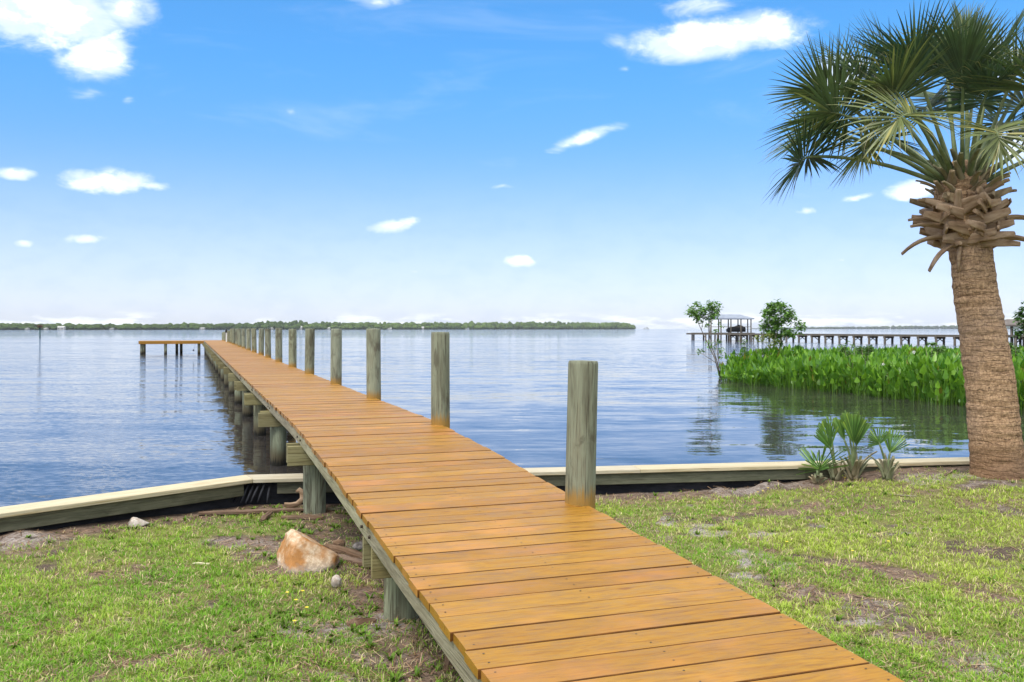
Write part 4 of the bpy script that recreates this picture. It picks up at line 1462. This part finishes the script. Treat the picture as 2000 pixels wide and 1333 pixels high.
# tiny yellow flowers in the grass
fl_me = MB()
for k in range(5):
    a = k * 2 * math.pi / 5
    c_, s_ = math.cos(a), math.sin(a)
    fl_me.add([(0, 0, .035), (c_ * .010 - s_ * .007, s_ * .010 + c_ * .007, .040), (c_ * .016, s_ * .016, .041), (c_ * .010 + s_ * .007, s_ * .010 - c_ * .007, .040)], [(0, 3, 2, 1)])
fl_me.add([(-.0012, 0, 0), (.0012, 0, 0), (.0012, 0, .036), (-.0012, 0, .036)], [(0, 1, 2, 3)])
M_YEL = mat_simple('yellow_petals', (.72, .55, .03), (.80, .66, .08), 9, .6)
fl_me = fl_me.mesh('flower', M_YEL)
for (x, y) in [(591, 1165), (578, 1183), (599, 1198), (561, 1168), (575, 1225), (1500, 960), (1490, 966), (1537, 1067), (1665, 1085), (1735, 1066), (1650, 940), (1480, 968)]:
    o = ob('flower', fl_me, None, gp(x, y, .002), (0, 0, random.uniform(0, 6)), (.85, .85, .85))
    tag(o, 'tiny yellow wildflower in the lawn', 'flower', 'yellow wildflowers in the grass')
# ------------------------------------------------------------------ marsh bed in the shallows
TIP = np.array([7.1, 31.0])
FRONT = np.array([(7.05, 31.2), (7.5, 29.0), (8.8, 25.5), (10.0, 21.2), (12.0, 18.2), (16.0, 16.0), (22.0, 14.5)])


def in_bed(X, Y):
    yf = np.interp(X, FRONT[:, 0], FRONT[:, 1], left=99)
    yb = np.interp(X, [7.05, 7.6, 9.0, 13.0, 18, 22], [31.3, 33.0, 35.0, 37.5, 38, 37])
    wob = (fbm(X * 1.2, Y * 1.2, 120, 3) - .5) * 1.1
    return (Y > yf + wob * .8) & (Y < yb + wob) & (X > 7.05)


def bed_h(X, Y):
    d = np.hypot(X - TIP[0], Y - TIP[1])
    return .34 + .49 * ss(d, .3, 4.2) + (fbm(X * 1.1, Y * 1.1, 130, 3) - .5) * .50


def leaf_geo(base, az, h, lean, ln, wd, col):
    """stem strip with a broad lance-shaped leaf held upright (vectorised)"""
    n = len(h)
    d = np.stack([np.cos(az), np.sin(az), np.zeros(n)], -1)
    s = np.stack([-np.sin(az), np.cos(az), np.zeros(n)], -1)
    up = np.array([0, 0, 1.])
    j = base + d * (lean * h * .5)[:, None] + up * (h - ln * .5)[:, None]
    tv = d * (lean * .9)[:, None] + up * (1 - .45 * np.clip(lean, 0, 1.2))[:, None]
    tv /= np.linalg.norm(tv, axis=1)[:, None]
    nn = np.cross(s, tv)
    q = lambda f, w, c=0: j + tv * (ln * f)[:, None] + s * (wd * w)[:, None] + nn * (wd * c)[:, None]
    P = [base - s * .008, base + s * .008, j + s * .006, j - s * .006,
         q(0, 0), q(.14, .5, .14), q(.5, .42, .14), q(1, 0, -.1), q(.5, -.42, .14), q(.14, -.5, .14), q(.5, 0, 0)]
    V = np.stack(P, 1).reshape(-1, 3)
    b = np.arange(n) * 11
    Fq = np.concatenate([np.stack([b + i for i in f], -1) for f in ((0, 1, 2, 3), (4, 5, 6, 10), (10, 6, 7, 8), (4, 10, 8, 9))])
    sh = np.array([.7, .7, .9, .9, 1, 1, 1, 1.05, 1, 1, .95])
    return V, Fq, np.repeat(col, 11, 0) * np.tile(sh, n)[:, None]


def marsh_cols(n):
    a, b_ = np.array([.050, .155, .014]), np.array([.190, .375, .030])
    t_ = rng.random((n, 1)) ** 1.3
    c = a * (1 - t_) + b_ * t_
    y = rng.random(n) < .02
    c[y] = np.array([.20, .20, .03])
    return c


# the mass of the bed
N = 40000
X = 7.05 + rng.random(N) * 15
Y = 14.5 + rng.random(N) * 24
k = in_bed(X, Y)
X, Y = X[k], Y[k]
n = len(X)
h = bed_h(X, Y) * (.55 + .55 * rng.random(n))
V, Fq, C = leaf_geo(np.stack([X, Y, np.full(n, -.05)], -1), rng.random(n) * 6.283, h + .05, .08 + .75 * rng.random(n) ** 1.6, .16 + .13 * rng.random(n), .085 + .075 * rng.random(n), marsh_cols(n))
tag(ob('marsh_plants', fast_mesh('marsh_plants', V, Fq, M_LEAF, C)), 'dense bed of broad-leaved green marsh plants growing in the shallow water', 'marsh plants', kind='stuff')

# plants along its open edge, each one a plant of several leaves
pv = []
for i in range(8):
    n = 9
    az = rng.random(n) * 6.283
    hh = np.linspace(.30, 1.0, n) * (.85 + .25 * rng.random(n))
    base = np.stack([np.cos(az) * .05, np.sin(az) * .05, np.full(n, -.08)], -1)
    V, Fq, C = leaf_geo(base, az, hh, .10 + .5 * rng.random(n), .18 + .12 * rng.random(n), .10 + .07 * rng.random(n), marsh_cols(n))
    pv.append(fast_mesh('marsh_plant', V, Fq, M_LEAF, C))
seg = np.linalg.norm(np.diff(FRONT, axis=0), axis=1)
cum = np.concatenate([[0], np.cumsum(seg)])
for i in range(110):
    s = (i + random.random()) / 110 * cum[5]
    X0, Y0 = np.interp(s, cum, FRONT[:, 0]), np.interp(s, cum, FRONT[:, 1])
    X0 += random.gauss(.12, .22)
    Y0 += random.gauss(.25, .3)
    hz = float(bed_h(np.array([X0]), np.array([Y0]))[0]) * random.uniform(.75, 1.05)
    o = ob('marsh_plant', pv[i % 8], None, (X0, Y0, 0), (0, 0, random.uniform(0, 6.28)), (1, 1, hz))
    tag(o, 'single broad-leaved marsh plant standing at the open edge of the green bed', 'marsh plant', 'marsh plants along the edge of the bed')


# ------------------------------------------------------------------ saplings and shrubs by the marsh
def foliage(name, parent, clumps, leaf, col, m=M_TREELEAF):
    """clumps: (centre, radius, count); drooping leaf-sized faces around twig ends"""
    Vs, Fs, Cs = [], [], []
    b = 0
    for (c, r, cnt) in clumps:
        c = np.array(c)
        p = rng.normal(size=(cnt, 3))
        p /= np.linalg.norm(p, axis=1)[:, None]
        p = c + p * (r * rng.random((cnt, 1)) ** .45) * np.array([1, 1, .85])
        az = rng.random(cnt) * 6.283
        dp = rng.uniform(-.9, .5, cnt)
        d = np.stack([np.cos(az) * np.cos(dp), np.sin(az) * np.cos(dp), np.sin(dp)], -1)
        s = np.cross(d, np.array([0, 0, 1.])) + rng.normal(size=(cnt, 3)) * .35
        s /= np.linalg.norm(s, axis=1)[:, None]
        L = leaf * (.7 + .6 * rng.random(cnt))[:, None]
        w = L * .24
        V = np.stack([p, p + d * L * .45 + s * w, p + d * L, p + d * L * .45 - s * w], 1).reshape(-1, 3)
        q = b + np.arange(cnt) * 4
        Fs.append(np.stack([q, q + 1, q + 2, q + 3], -1))
        b += cnt * 4
        Vs.append(V)
        g = (.6 + .85 * rng.random((cnt, 1)))
        Cs.append(np.repeat(np.array(col) * g, 4, 0))
    return ob(name, fast_mesh(name, np.concatenate(Vs), np.concatenate(Fs), m, np.concatenate(Cs)), parent)


def sapling(name, label, cat, base, stems, clumps, leaf, col, group=None):
    """stems: list of pixel polylines with radii; clumps: (px, py, r_px, count); all at the depth of the base"""
    Z = base.y
    e = empty(name, base)
    tag(e, label, cat, group)
    mb = MB()
    rd = random.Random(len(clumps) * 7 + len(stems))
    for (pl_, r0, r1) in stems:
        pts = [px(x, y, Z + (rd.uniform(-.25, .25) if i else 0)) - base for i, (x, y) in enumerate(pl_)]
        mb.tube(pts, [r0 + (r1 - r0) * i / (len(pts) - 1) for i in range(len(pts))], 6)
    mb.build('trunk', M_BARKTWIG, e, smooth=True)
    if clumps:
        cl_ = []
        for (x, y, r, cnt) in clumps:
            c = px(x, y, Z + rd.uniform(-.2, .2)) - base
            cl_.append((tuple(c), r / F_PX * Z, cnt))
        foliage('crown', e, cl_, leaf, col)
    return e


def crown_clumps(cx, cy, rx, ry, n, r, cnt, seed):
    rd = random.Random(seed)
    out = []
    while len(out) < n:
        a, b_ = rd.uniform(-1, 1), rd.uniform(-1, 1)
        if a * a + b_ * b_ < 1:
            out.append((cx + a * rx, cy + b_ * ry, r * rd.uniform(.7, 1.25), int(cnt * rd.uniform(.7, 1.3))))
    return out


G1 = (.13, .25, .055)
b0 = px(1408, 738, 33.0); b0.z = -.1
sapling('sapling_tree', 'slender leaning sapling with two small crowns at the tip of the marsh', 'tree', b0,
        [([(1408, 738), (1400, 705), (1391, 680), (1386, 655), (1389, 630), (1391, 600)], .024, .008), ([(1406, 738), (1396, 700), (1382, 670), (1370, 645), (1361, 625), (1358, 600)], .022, .008),
         ([(1410, 738), (1402, 695), (1398, 670), (1396, 655)], .018, .006), ([(1400, 710), (1382, 698), (1366, 688)], .012, .006), ([(1370, 645), (1374, 625), (1378, 612)], .01, .005)],
        crown_clumps(1361, 609, 16, 17, 17, 8, 34, 1) + crown_clumps(1390, 604, 14, 16, 16, 8, 34, 2) + crown_clumps(1374, 628, 18, 9, 5, 7, 22, 3) + crown_clumps(1402, 640, 10, 14, 4, 5, 12, 31) +
        [(1366, 687, 6, 26), (1385, 672, 8, 36), (1390, 680, 6, 20), (1404, 668, 7, 30), (1409, 684, 7, 26), (1408, 696, 5, 14)], .13, G1)
b1 = px(1524, 715, 34.5); b1.z = -.1
sapling('round_tree', 'rounded leafy green young tree growing out of the marsh', 'tree', b1,
        [([(1524, 735), (1522, 690), (1526, 660), (1527, 630), (1524, 605)], .045, .012), ([(1524, 675), (1538, 650), (1548, 630)], .02, .008), ([(1524, 672), (1508, 648), (1500, 625)], .02, .008)],
        crown_clumps(1520, 612, 26, 22, 30, 10, 46, 4) + crown_clumps(1528, 638, 38, 20, 34, 10, 42, 5) + crown_clumps(1518, 662, 14, 12, 6, 8, 24, 6), .15, G1)
b2 = px(1455, 712, 33.5); b2.z = -.1
sapling('thin_sapling', 'thin single-stemmed sapling between the two larger trees', 'tree', b2, [([(1456, 735), (1457, 700), (1455, 672)], .018, .006)],
        [(1453, 668, 8, 34), (1456, 680, 8, 34), (1450, 690, 5, 16), (1458, 692, 5, 12)], .11, (.075, .15, .035))
b3 = px(1492, 705, 34.0); b3.z = -.1
rd = random.Random(5)
sapling('pale_shrub', 'pale yellow-green shrub of thin twiggy stems in front of the rounded tree', 'shrub', b3,
        [([(1490 + rd.uniform(-9, 14), 732), (1490 + dx_, 690), (1490 + dx_ * 1.7, 655 + rd.uniform(-8, 12))], .012, .004) for dx_ in (-12, -6, -1, 5, 10, 16, 24, 30)],
        crown_clumps(1490, 655, 14, 14, 9, 7, 20, 8) + crown_clumps(1512, 668, 18, 12, 9, 7, 16, 9) + crown_clumps(1502, 684, 20, 14, 6, 6, 8, 10), .10, (.19, .23, .065))
b4 = px(1466, 712, 34.0); b4.z = -.1
sapling('bare_twigs', 'bare grey twigs standing at the back of the marsh bed', 'shrub', b4,
        [([(1470 + rd.uniform(-6, 6), 735), (1466 + dx_ * .6, 705), (1466 + dx_, 684 + rd.uniform(-6, 8))], .008, .003) for dx_ in (-8, 4, 14, 52, 62, 74)], [], .1, G1)
b5 = px(1998, 690, 23.0); b5.z = -.1
sapling('marsh_tree', 'green young tree beyond the palm trunk, beside the pavilion', 'tree', b5,
        [([(2006, 740), (2004, 690), (2002, 650), (2006, 610)], .04, .012), ([(2003, 670), (1992, 655), (1985, 648)], .015, .006)],
        crown_clumps(2016, 618, 26, 28, 20, 9, 34, 11) + crown_clumps(1994, 648, 12, 8, 6, 8, 22, 12) + crown_clumps(1990, 622, 8, 4, 3, 6, 14, 13), .12, (.055, .125, .03))
for i, (x, y, w) in enumerate(((1660, 676, 22), (1690, 680, 14), (1820, 676, 26), (1975, 678, 20))):
    Zb = 26 - i * 1.2
    bb = px(x, 745, Zb); bb.z = -.1
    sapling('marsh_shrub', ['feathery pale green shrub rising above the marsh leaves', 'low feathery shrub right behind the pale one in the marsh', 'loose leafy shrub in the marsh just left of the palm trunk', 'leafy shrub in the marsh past the palm trunk'][i], 'shrub', bb,
            [([(x, 745), (x + dx_, y)], .01, .004) for dx_ in (-w * .5, 0, w * .5)], crown_clumps(x, y + 5, w, 10, 9, 7, 26, 40 + i), .10, (.085, .17, .035))
# white marsh flowers
wf = MB()
for k in range(5):
    a = k * 1.2566
    wf.add([(0, 0, 0), (math.cos(a - .4) * .05, .02, math.sin(a - .4) * .05), (math.cos(a) * .075, -.01, math.sin(a) * .075), (math.cos(a + .4) * .05, .02, math.sin(a + .4) * .05)], [(0, 1, 2, 3)])
wf.add([(-.006, .01, 0), (.006, .01, 0), (.006, .01, -.08), (-.006, .01, -.08)], [(0, 1, 2, 3)])
wf = wf.mesh('marsh_flower', M_WHITE)
for (x, y) in ((1725, 712), (1665, 730), (1597, 701), (1785, 688)):
    Yf = float(np.interp((x - 1000) / F_PX * 23.5, FRONT[:, 0], FRONT[:, 1])) - .25
    o = ob('marsh_flower', wf, None, px(x, y, Yf), None, (.6, .6, .6))
    tag(o, 'white flower standing out among the marsh leaves', 'flower', 'white marsh flowers')


# ------------------------------------------------------------------ the neighbour's pier with its boathouse
NP0 = np.array([29.0, 150.0])
ND = np.array([.416, -.909]); ND /= np.linalg.norm(ND)
NN = np.array([-ND[1], ND[0]])
ZN = 1.10
nrz = math.atan2(ND[1], ND[0])
pier = empty('pier', (NP0[0], NP0[1], 0), nrz)      # local x runs along the pier towards the bank, local y across
tag(pier, 'distant weathered grey pier on braced piles running towards the boathouse', 'pier')
mb = MB(); mb.box((50, 0, ZN - .06), (100, 1.5, .05)); mb.build('deck', M_GREYWOOD, pier)
for y in (-.72, .72):
    mb = MB(); mb.box((50, y, ZN - .19), (100, .06, .2)); mb.build('stringer', M_GREYWOOD, pier)
pm_ = MB(); pm_.tube([(0, 0, -1), (0, 0, ZN - .1)], [.15, .14], 8); pm_ = pm_.mesh('pile', M_GREYWOOD, True)
bm_ = MB(); bm_.box((0, 0, 0), (.1, 1.7, .22)); bm_ = bm_.mesh('cross_beam', M_GREYWOOD)
br = MB(); br.bar((0, -.6, .15), (0, .6, .82), .05, .14, up=(1, 0, 0)); br = br.mesh('brace', M_GREYWOOD)
br2 = MB(); br2.bar((0, .6, .15), (0, -.6, .82), .05, .14, up=(1, 0, 0)); br2 = br2.mesh('brace', M_GREYWOOD)
s = 11.0
i = 0
while s < 99:
    for y in (-.62, .62):
        ob('pile', pm_, pier, (s, y, 0))
    ob('cross_beam', bm_, pier, (s, 0, ZN - .40))
    if i % 9 != 7:
        ob('brace', br, pier, (s - .11, 0, 0))
    if i % 7 != 5:
        ob('brace', br2, pier, (s + .11, 0, 0))
    s += 2.5
    i += 1


def boathouse(name, label, c, rz, w, d, eave, ridge, roof_m, deck_w, deck_d, overh=.6):
    e = empty(name, (c[0], c[1], 0), rz)
    tag(e, label, 'boathouse')
    mb = MB(); mb.box((deck_w[0], 0, ZN - .08), (deck_w[1], deck_d, .16)); mb.build('deck', M_GREYWOOD, e)
    mb = MB()
    x, y = w / 2 + overh, d / 2 + overh
    rx = max(.3, w / 2 - d * .35)
    v = [(-x, -y, eave), (x, -y, eave), (x, y, eave), (-x, y, eave), (-rx, 0, ridge), (rx, 0, ridge), (-x, -y, eave - .14), (x, -y, eave - .14), (x, y, eave - .14), (-x, y, eave - .14)]
    mb.add(v, [(0, 1, 5, 4), (1, 2, 5), (2, 3, 4, 5), (3, 0, 4), (6, 7, 1, 0), (7, 8, 2, 1), (8, 9, 3, 2), (9, 6, 0, 3), (9, 8, 7, 6)])
    mb.build('roof', roof_m, e)
    post = MB(); post.tube([(0, 0, -1), (0, 0, eave - .12)], [.12, .10], 8); post = post.mesh('post', M_GREYWOOD, True)
    for xx in np.linspace(-w / 2, w / 2, 5):
        for yy in (-d / 2, d / 2):
            ob('post', post, e, (xx, yy, 0))
    low = MB(); low.tube([(0, 0, -1), (0, 0, ZN - .1)], [.14, .13], 8); low = low.mesh('pile', M_GREYWOOD, True)
    nl_ = int(deck_w[1] / 1.5)
    for xx in np.linspace(deck_w[0] - deck_w[1] / 2 + .2, deck_w[0] + deck_w[1] / 2 - .2, nl_):
        for yy in (-deck_d / 2 + .2, deck_d / 2 - .2):
            ob('pile', low, e, (xx, yy, 0))
    mb = MB()
    for yy in (-d / 2, d / 2):
        mb.bar((-w / 2, yy, ZN + .95), (w / 2, yy, ZN + .95), .07, .09)
    mb.build('rail', M_GREYWOOD, e)
    return e


bc = px(1425, 655, 151)
boathouse('boathouse', 'open boathouse with hipped blue-grey metal roof at the end of the pier', (bc.x, bc.y), R(-8), 6.3, 4.6, 3.42, 4.1, M_ROOF, (-1.2, 9.8), 5.6, .5)
bc2 = px(1988, 655, 96)
boathouse('boathouse', 'brown-roofed pavilion on the pier seen past the palm trunk', (bc2.x, bc2.y), R(-12), 4.6, 3.6, 2.15, 2.75, M_ROOF2, (.0, 6.0), 5.0, .4)
bd = px(1437, 648, 150)
bt = empty('covered_boat', (bd.x, bd.y, ZN))
tag(bt, 'small motorboat under a dark cover stored below the boathouse roof', 'boat')
V, Fc = [], []
prof = [(-1.5, .35, .30), (-1.2, .6, .55), (-.3, .62, .8), (.5, .6, 1.15), (1.1, .42, .95), (1.6, .10, .55)]
for (x, w, h_) in prof:
    V += [(x, -w * .5, .12), (x, -w, .42), (x, -w * .55, .42 + h_ * .62), (x, 0, .42 + h_ * .75), (x, w * .55, .42 + h_ * .62), (x, w, .42), (x, w * .5, .12)]
for i in range(5):
    for j in range(6):
        Fc.append((i * 7 + j, i * 7 + j + 1, (i + 1) * 7 + j + 1, (i + 1) * 7 + j))
Fc += [tuple(range(7)), tuple(range(41, 34, -1))]
mb = MB(); mb.add(V, Fc); mb.build('cover', M_BLACK, bt, smooth=True)
mb = MB()
for x in (-.9, .9):
    mb.box((x, 0, .06), (.12, 1.1, .12))
mb.build('cradle', M_GREYWOOD, bt)

# channel marker with an osprey nest
cp = px(78, 657.5, 200)
cm = empty('channel_marker', (cp.x, cp.y, 0))
tag(cm, 'dark teal channel marker post standing alone in the open river', 'channel marker')
mb = MB(); mb.tube([(0, 0, -2), (0, 0, 2.0)], [.16, .14], 10); mb.build('pole', M_TEAL, cm, smooth=True)
mb = MB(); mb.box((0, 0, 2.0), (.8, .8, .08)); mb.build('platform', M_GREYWOOD, cm)
ns_ = empty('osprey_nest', (cp.x, cp.y, 2.04))
tag(ns_, 'bulky stick nest heaped on top of the channel marker', 'nest')
mb = MB()
rd = random.Random(3)
for i in range(140):
    a, r = rd.uniform(0, 6.28), rd.uniform(0, .5)
    c = Vector((math.cos(a) * r, math.sin(a) * r, rd.uniform(0, .5)))
    d = Vector((rd.uniform(-1, 1), rd.uniform(-1, 1), rd.uniform(-.25, .35))).normalized() * rd.uniform(.2, .42)
    mb.bar(c - d, c + d, .03)
mb.build('sticks', M_NEST, ns_)


# ------------------------------------------------------------------ far shores
def mat_farwood():
    m, nt, b = mat('far_woods')
    a = nd(nt, 'Attribute', attribute_name='col')
    pos = nd(nt, 'NewGeometry', out=0)
    n = nz(nt, pos, .35, 4, .65)
    c = mixc(nt, 1.0, a, ramp(nt, n, [(.35, (.55, .55, .55)), (.65, (1.3, 1.3, 1.25))]), 'MULTIPLY')
    setp(nt, b, Base_Color=c, Roughness=.9, Normal=bump(nt, n, 1.0, 1.2))
    b.inputs['Specular IOR Level'].default_value = .05
    return m


M_FARWOOD = mat_farwood()
bmz = bmesh.new()
bmesh.ops.create_icosphere(bmz, subdivisions=2, radius=1)
ICO_V = np.array([tuple(v.co) for v in bmz.verts])
ICO_F = np.array([[v.index for v in f.verts] for f in bmz.faces])
bmz.free()


def woods(name, label, pts, cols):
    """many lumpy crowns; pts: (x, y, height, radius)"""
    Vs, Fs, Cs = [], [], []
    for i, (x, y, h_, r) in enumerate(pts):
        q = ICO_V * (1 + .17 * rng.normal(size=(len(ICO_V), 1)))
        V = q * np.array([r, r, h_ * .52]) + np.array([x, y, h_ * .52])
        Vs.append(V)
        Fs.append(ICO_F + i * len(ICO_V))
        Cs.append(np.repeat(cols[i][None] * (.8 + .4 * rng.random()), len(ICO_V), 0))
    tag(ob(name, fast_mesh(name, np.concatenate(Vs), np.concatenate(Fs), M_FARWOOD, np.concatenate(Cs))), label, 'woods', kind='stuff')


SH = np.array([(-2600, 900), (-1500, 1120), (-720, 1300), (-440, 1650), (-160, 1950), (60, 2200), (318, 2420)])
pts, cols = [], []
x = -2600.0
while x < 318:
    y0 = np.interp(x, SH[:, 0], SH[:, 1])
    pxx = x / y0 * F_PX + 1000
    hh = np.interp(pxx, [-400, 0, 250, 480, 520, 560, 700, 900, 1050, 1225, 1245], [11, 9.5, 9.5, 12.5, 15, 15, 13.5, 15, 17.5, 17.5, 6])
    for row in range(4):
        r = random.uniform(5.0, 9.0)
        h_ = hh * random.uniform(.66, 1.04) * (1.0 if row else .66)
        pts.append((x + random.uniform(-5, 5), y0 + 4 + row * 11 + random.uniform(-4, 4), h_, r))
        bright = fbm(np.array([x * .009]), np.array([row * .3]), 200, 3)[0]
        g = np.array([.018, .038, .012]) * (1 - bright) + np.array([.075, .115, .024]) * bright * 1.25
        if pxx > 880:
            g = g * 1.1
        cols.append(g)
    x += 5.2
woods('far_woods', 'dark green wooded shoreline across the river', pts, cols)
SH2 = np.array([(1200, 4700), (1500, 4600), (2500, 4400), (4500, 4100)])
pts, cols = [], []
x = 1250.0
while x < 4500:
    y0 = np.interp(x, SH2[:, 0], SH2[:, 1])
    pxx = x / y0 * F_PX + 1000
    hh = np.interp(pxx, [1480, 1570, 1700, 1780, 1870, 2100], [5, 10, 13, 17, 18, 18])
    for row in range(2):
        pts.append((x + random.uniform(-10, 10), y0 + 10 + row * 25, hh * random.uniform(.7, 1.02), random.uniform(9, 15)))
        cols.append(np.array([.045, .065, .028]) * random.uniform(.7, 1.4))
    x += 14
woods('distant_woods', 'pale hazy wooded shore on the horizon beyond the pier', pts, cols)
for nm, S, dep in (('far_bank', SH, 60), ('distant_bank', SH2, 120)):
    V = [(a, b_ - 3, -.3) for a, b_ in S] + [(a, b_ + 2, .7) for a, b_ in S] + [(a, b_ + dep, 1.2) for a, b_ in S]
    n = len(S)
    Fc = [(r_ * n + i, r_ * n + i + 1, (r_ + 1) * n + i + 1, (r_ + 1) * n + i) for r_ in range(2) for i in range(n - 1)]
    tag(ob(nm, fast_mesh(nm, V, Fc, M_FARLAND)), kind='structure')
# islet with one tree off the point
ip = px(1262, 643, 2300)
e = empty('islet_tree', (ip.x, ip.y, -.2))
tag(e, 'tiny lone tree on the water off the end of the wooded point', 'tree')
mb = MB(); mb.tube([(0, 0, 0), (0, 0, 3)], [.5, .3], 6); mb.build('trunk', M_BARKTWIG, e)
foliage('crown', e, [((-4, 0, 2), 3, 60), ((2, 0, 4), 3.2, 80), ((5, 0, 2), 2.6, 50)], 1.6, (.05, .075, .03))

# houses along the far shore
HS = [(120, 13, 5.5, 'white house with pale roof on the far shore near the channel marker'), (53, 5, 3.0, 'small low boathouse on the far shore left of the white house'),
      (90, 5, 3.0, 'small pale cabin on the far shore right beside the white house'), (218, 6, 3.2, 'grey shed on the far shore among bright green trees'),
      (395, 9, 3.6, 'long low pale house on the far shore behind the end platform'), (530, 6, 3.5, 'pale cottage at the waterline behind the middle dock posts'),
      (587, 6, 6.5, 'tall white gabled house among trees behind the dock posts'), (640, 9, 4.0, 'wide pale house on the far shore beyond the dock posts'),
      (760, 10, 3.5, 'low white waterfront buildings between two tall dock posts'), (826, 4, 6.0, 'narrow white tower house on the far shore'),
      (912, 7, 3.5, 'pale low cottage on the far shore beside the second dock post'), (1030, 3, 5.0, 'small white hut near the wooded point')]
for (x, wpx, h_, lab) in HS:
    k = (x - 1000) / F_PX
    yy = np.linspace(1000, 2500, 600)
    xs_ = k * yy
    ys_ = np.interp(xs_, SH[:, 0], SH[:, 1])
    Y0 = float(yy[np.argmin(np.abs(ys_ - yy))]) - 6
    w = wpx / F_PX * Y0
    e = empty('shore_house', (k * Y0, Y0, .2), random.uniform(-.2, .2))
    tag(e, lab, 'house')
    mb = MB(); mb.box((0, 0, h_ * .3), (w, 6, h_ * .6)); mb.build('wall', M_HOUSE, e)
    mb = MB()
    mb.add([(-w / 2 - .4, -3.5, h_ * .6), (w / 2 + .4, -3.5, h_ * .6), (w / 2 + .4, 3.5, h_ * .6), (-w / 2 - .4, 3.5, h_ * .6), (-w / 2 - .4, 0, h_), (w / 2 + .4, 0, h_)],
           [(0, 1, 5, 4), (2, 3, 4, 5), (1, 2, 5), (3, 0, 4), (3, 2, 1, 0)])
    mb.build('roof', random.choice([M_HOUSE, M_ROOF, M_HOUSE]), e)
    for q in (-.25, .25):
        mb = MB(); mb.box((q * w, -3.03, h_ * .3), (w * .14, .06, h_ * .25)); mb.build('window', M_PANE, e)

# ------------------------------------------------------------------ the air over the river
hz = bpy.data.materials.new('river_haze')
hz.use_nodes = True
nt = hz.node_tree
nt.nodes.clear()
vol = nd(nt, 'VolumePrincipled', {'Color': (.86, .93, 1.0, 1), 'Density': 0.7e-4, 'Anisotropy': 0.2})
out = nt.nodes.new('ShaderNodeOutputMaterial')
nt.links.new(vol, out.inputs['Volume'])
mb = MB(); mb.box((0, 4500, 12), (20000, 9400, 27))
o = mb.build('haze', hz)
tag(o, 'thin pale haze over the river softening the far shores', 'haze', kind='stuff')
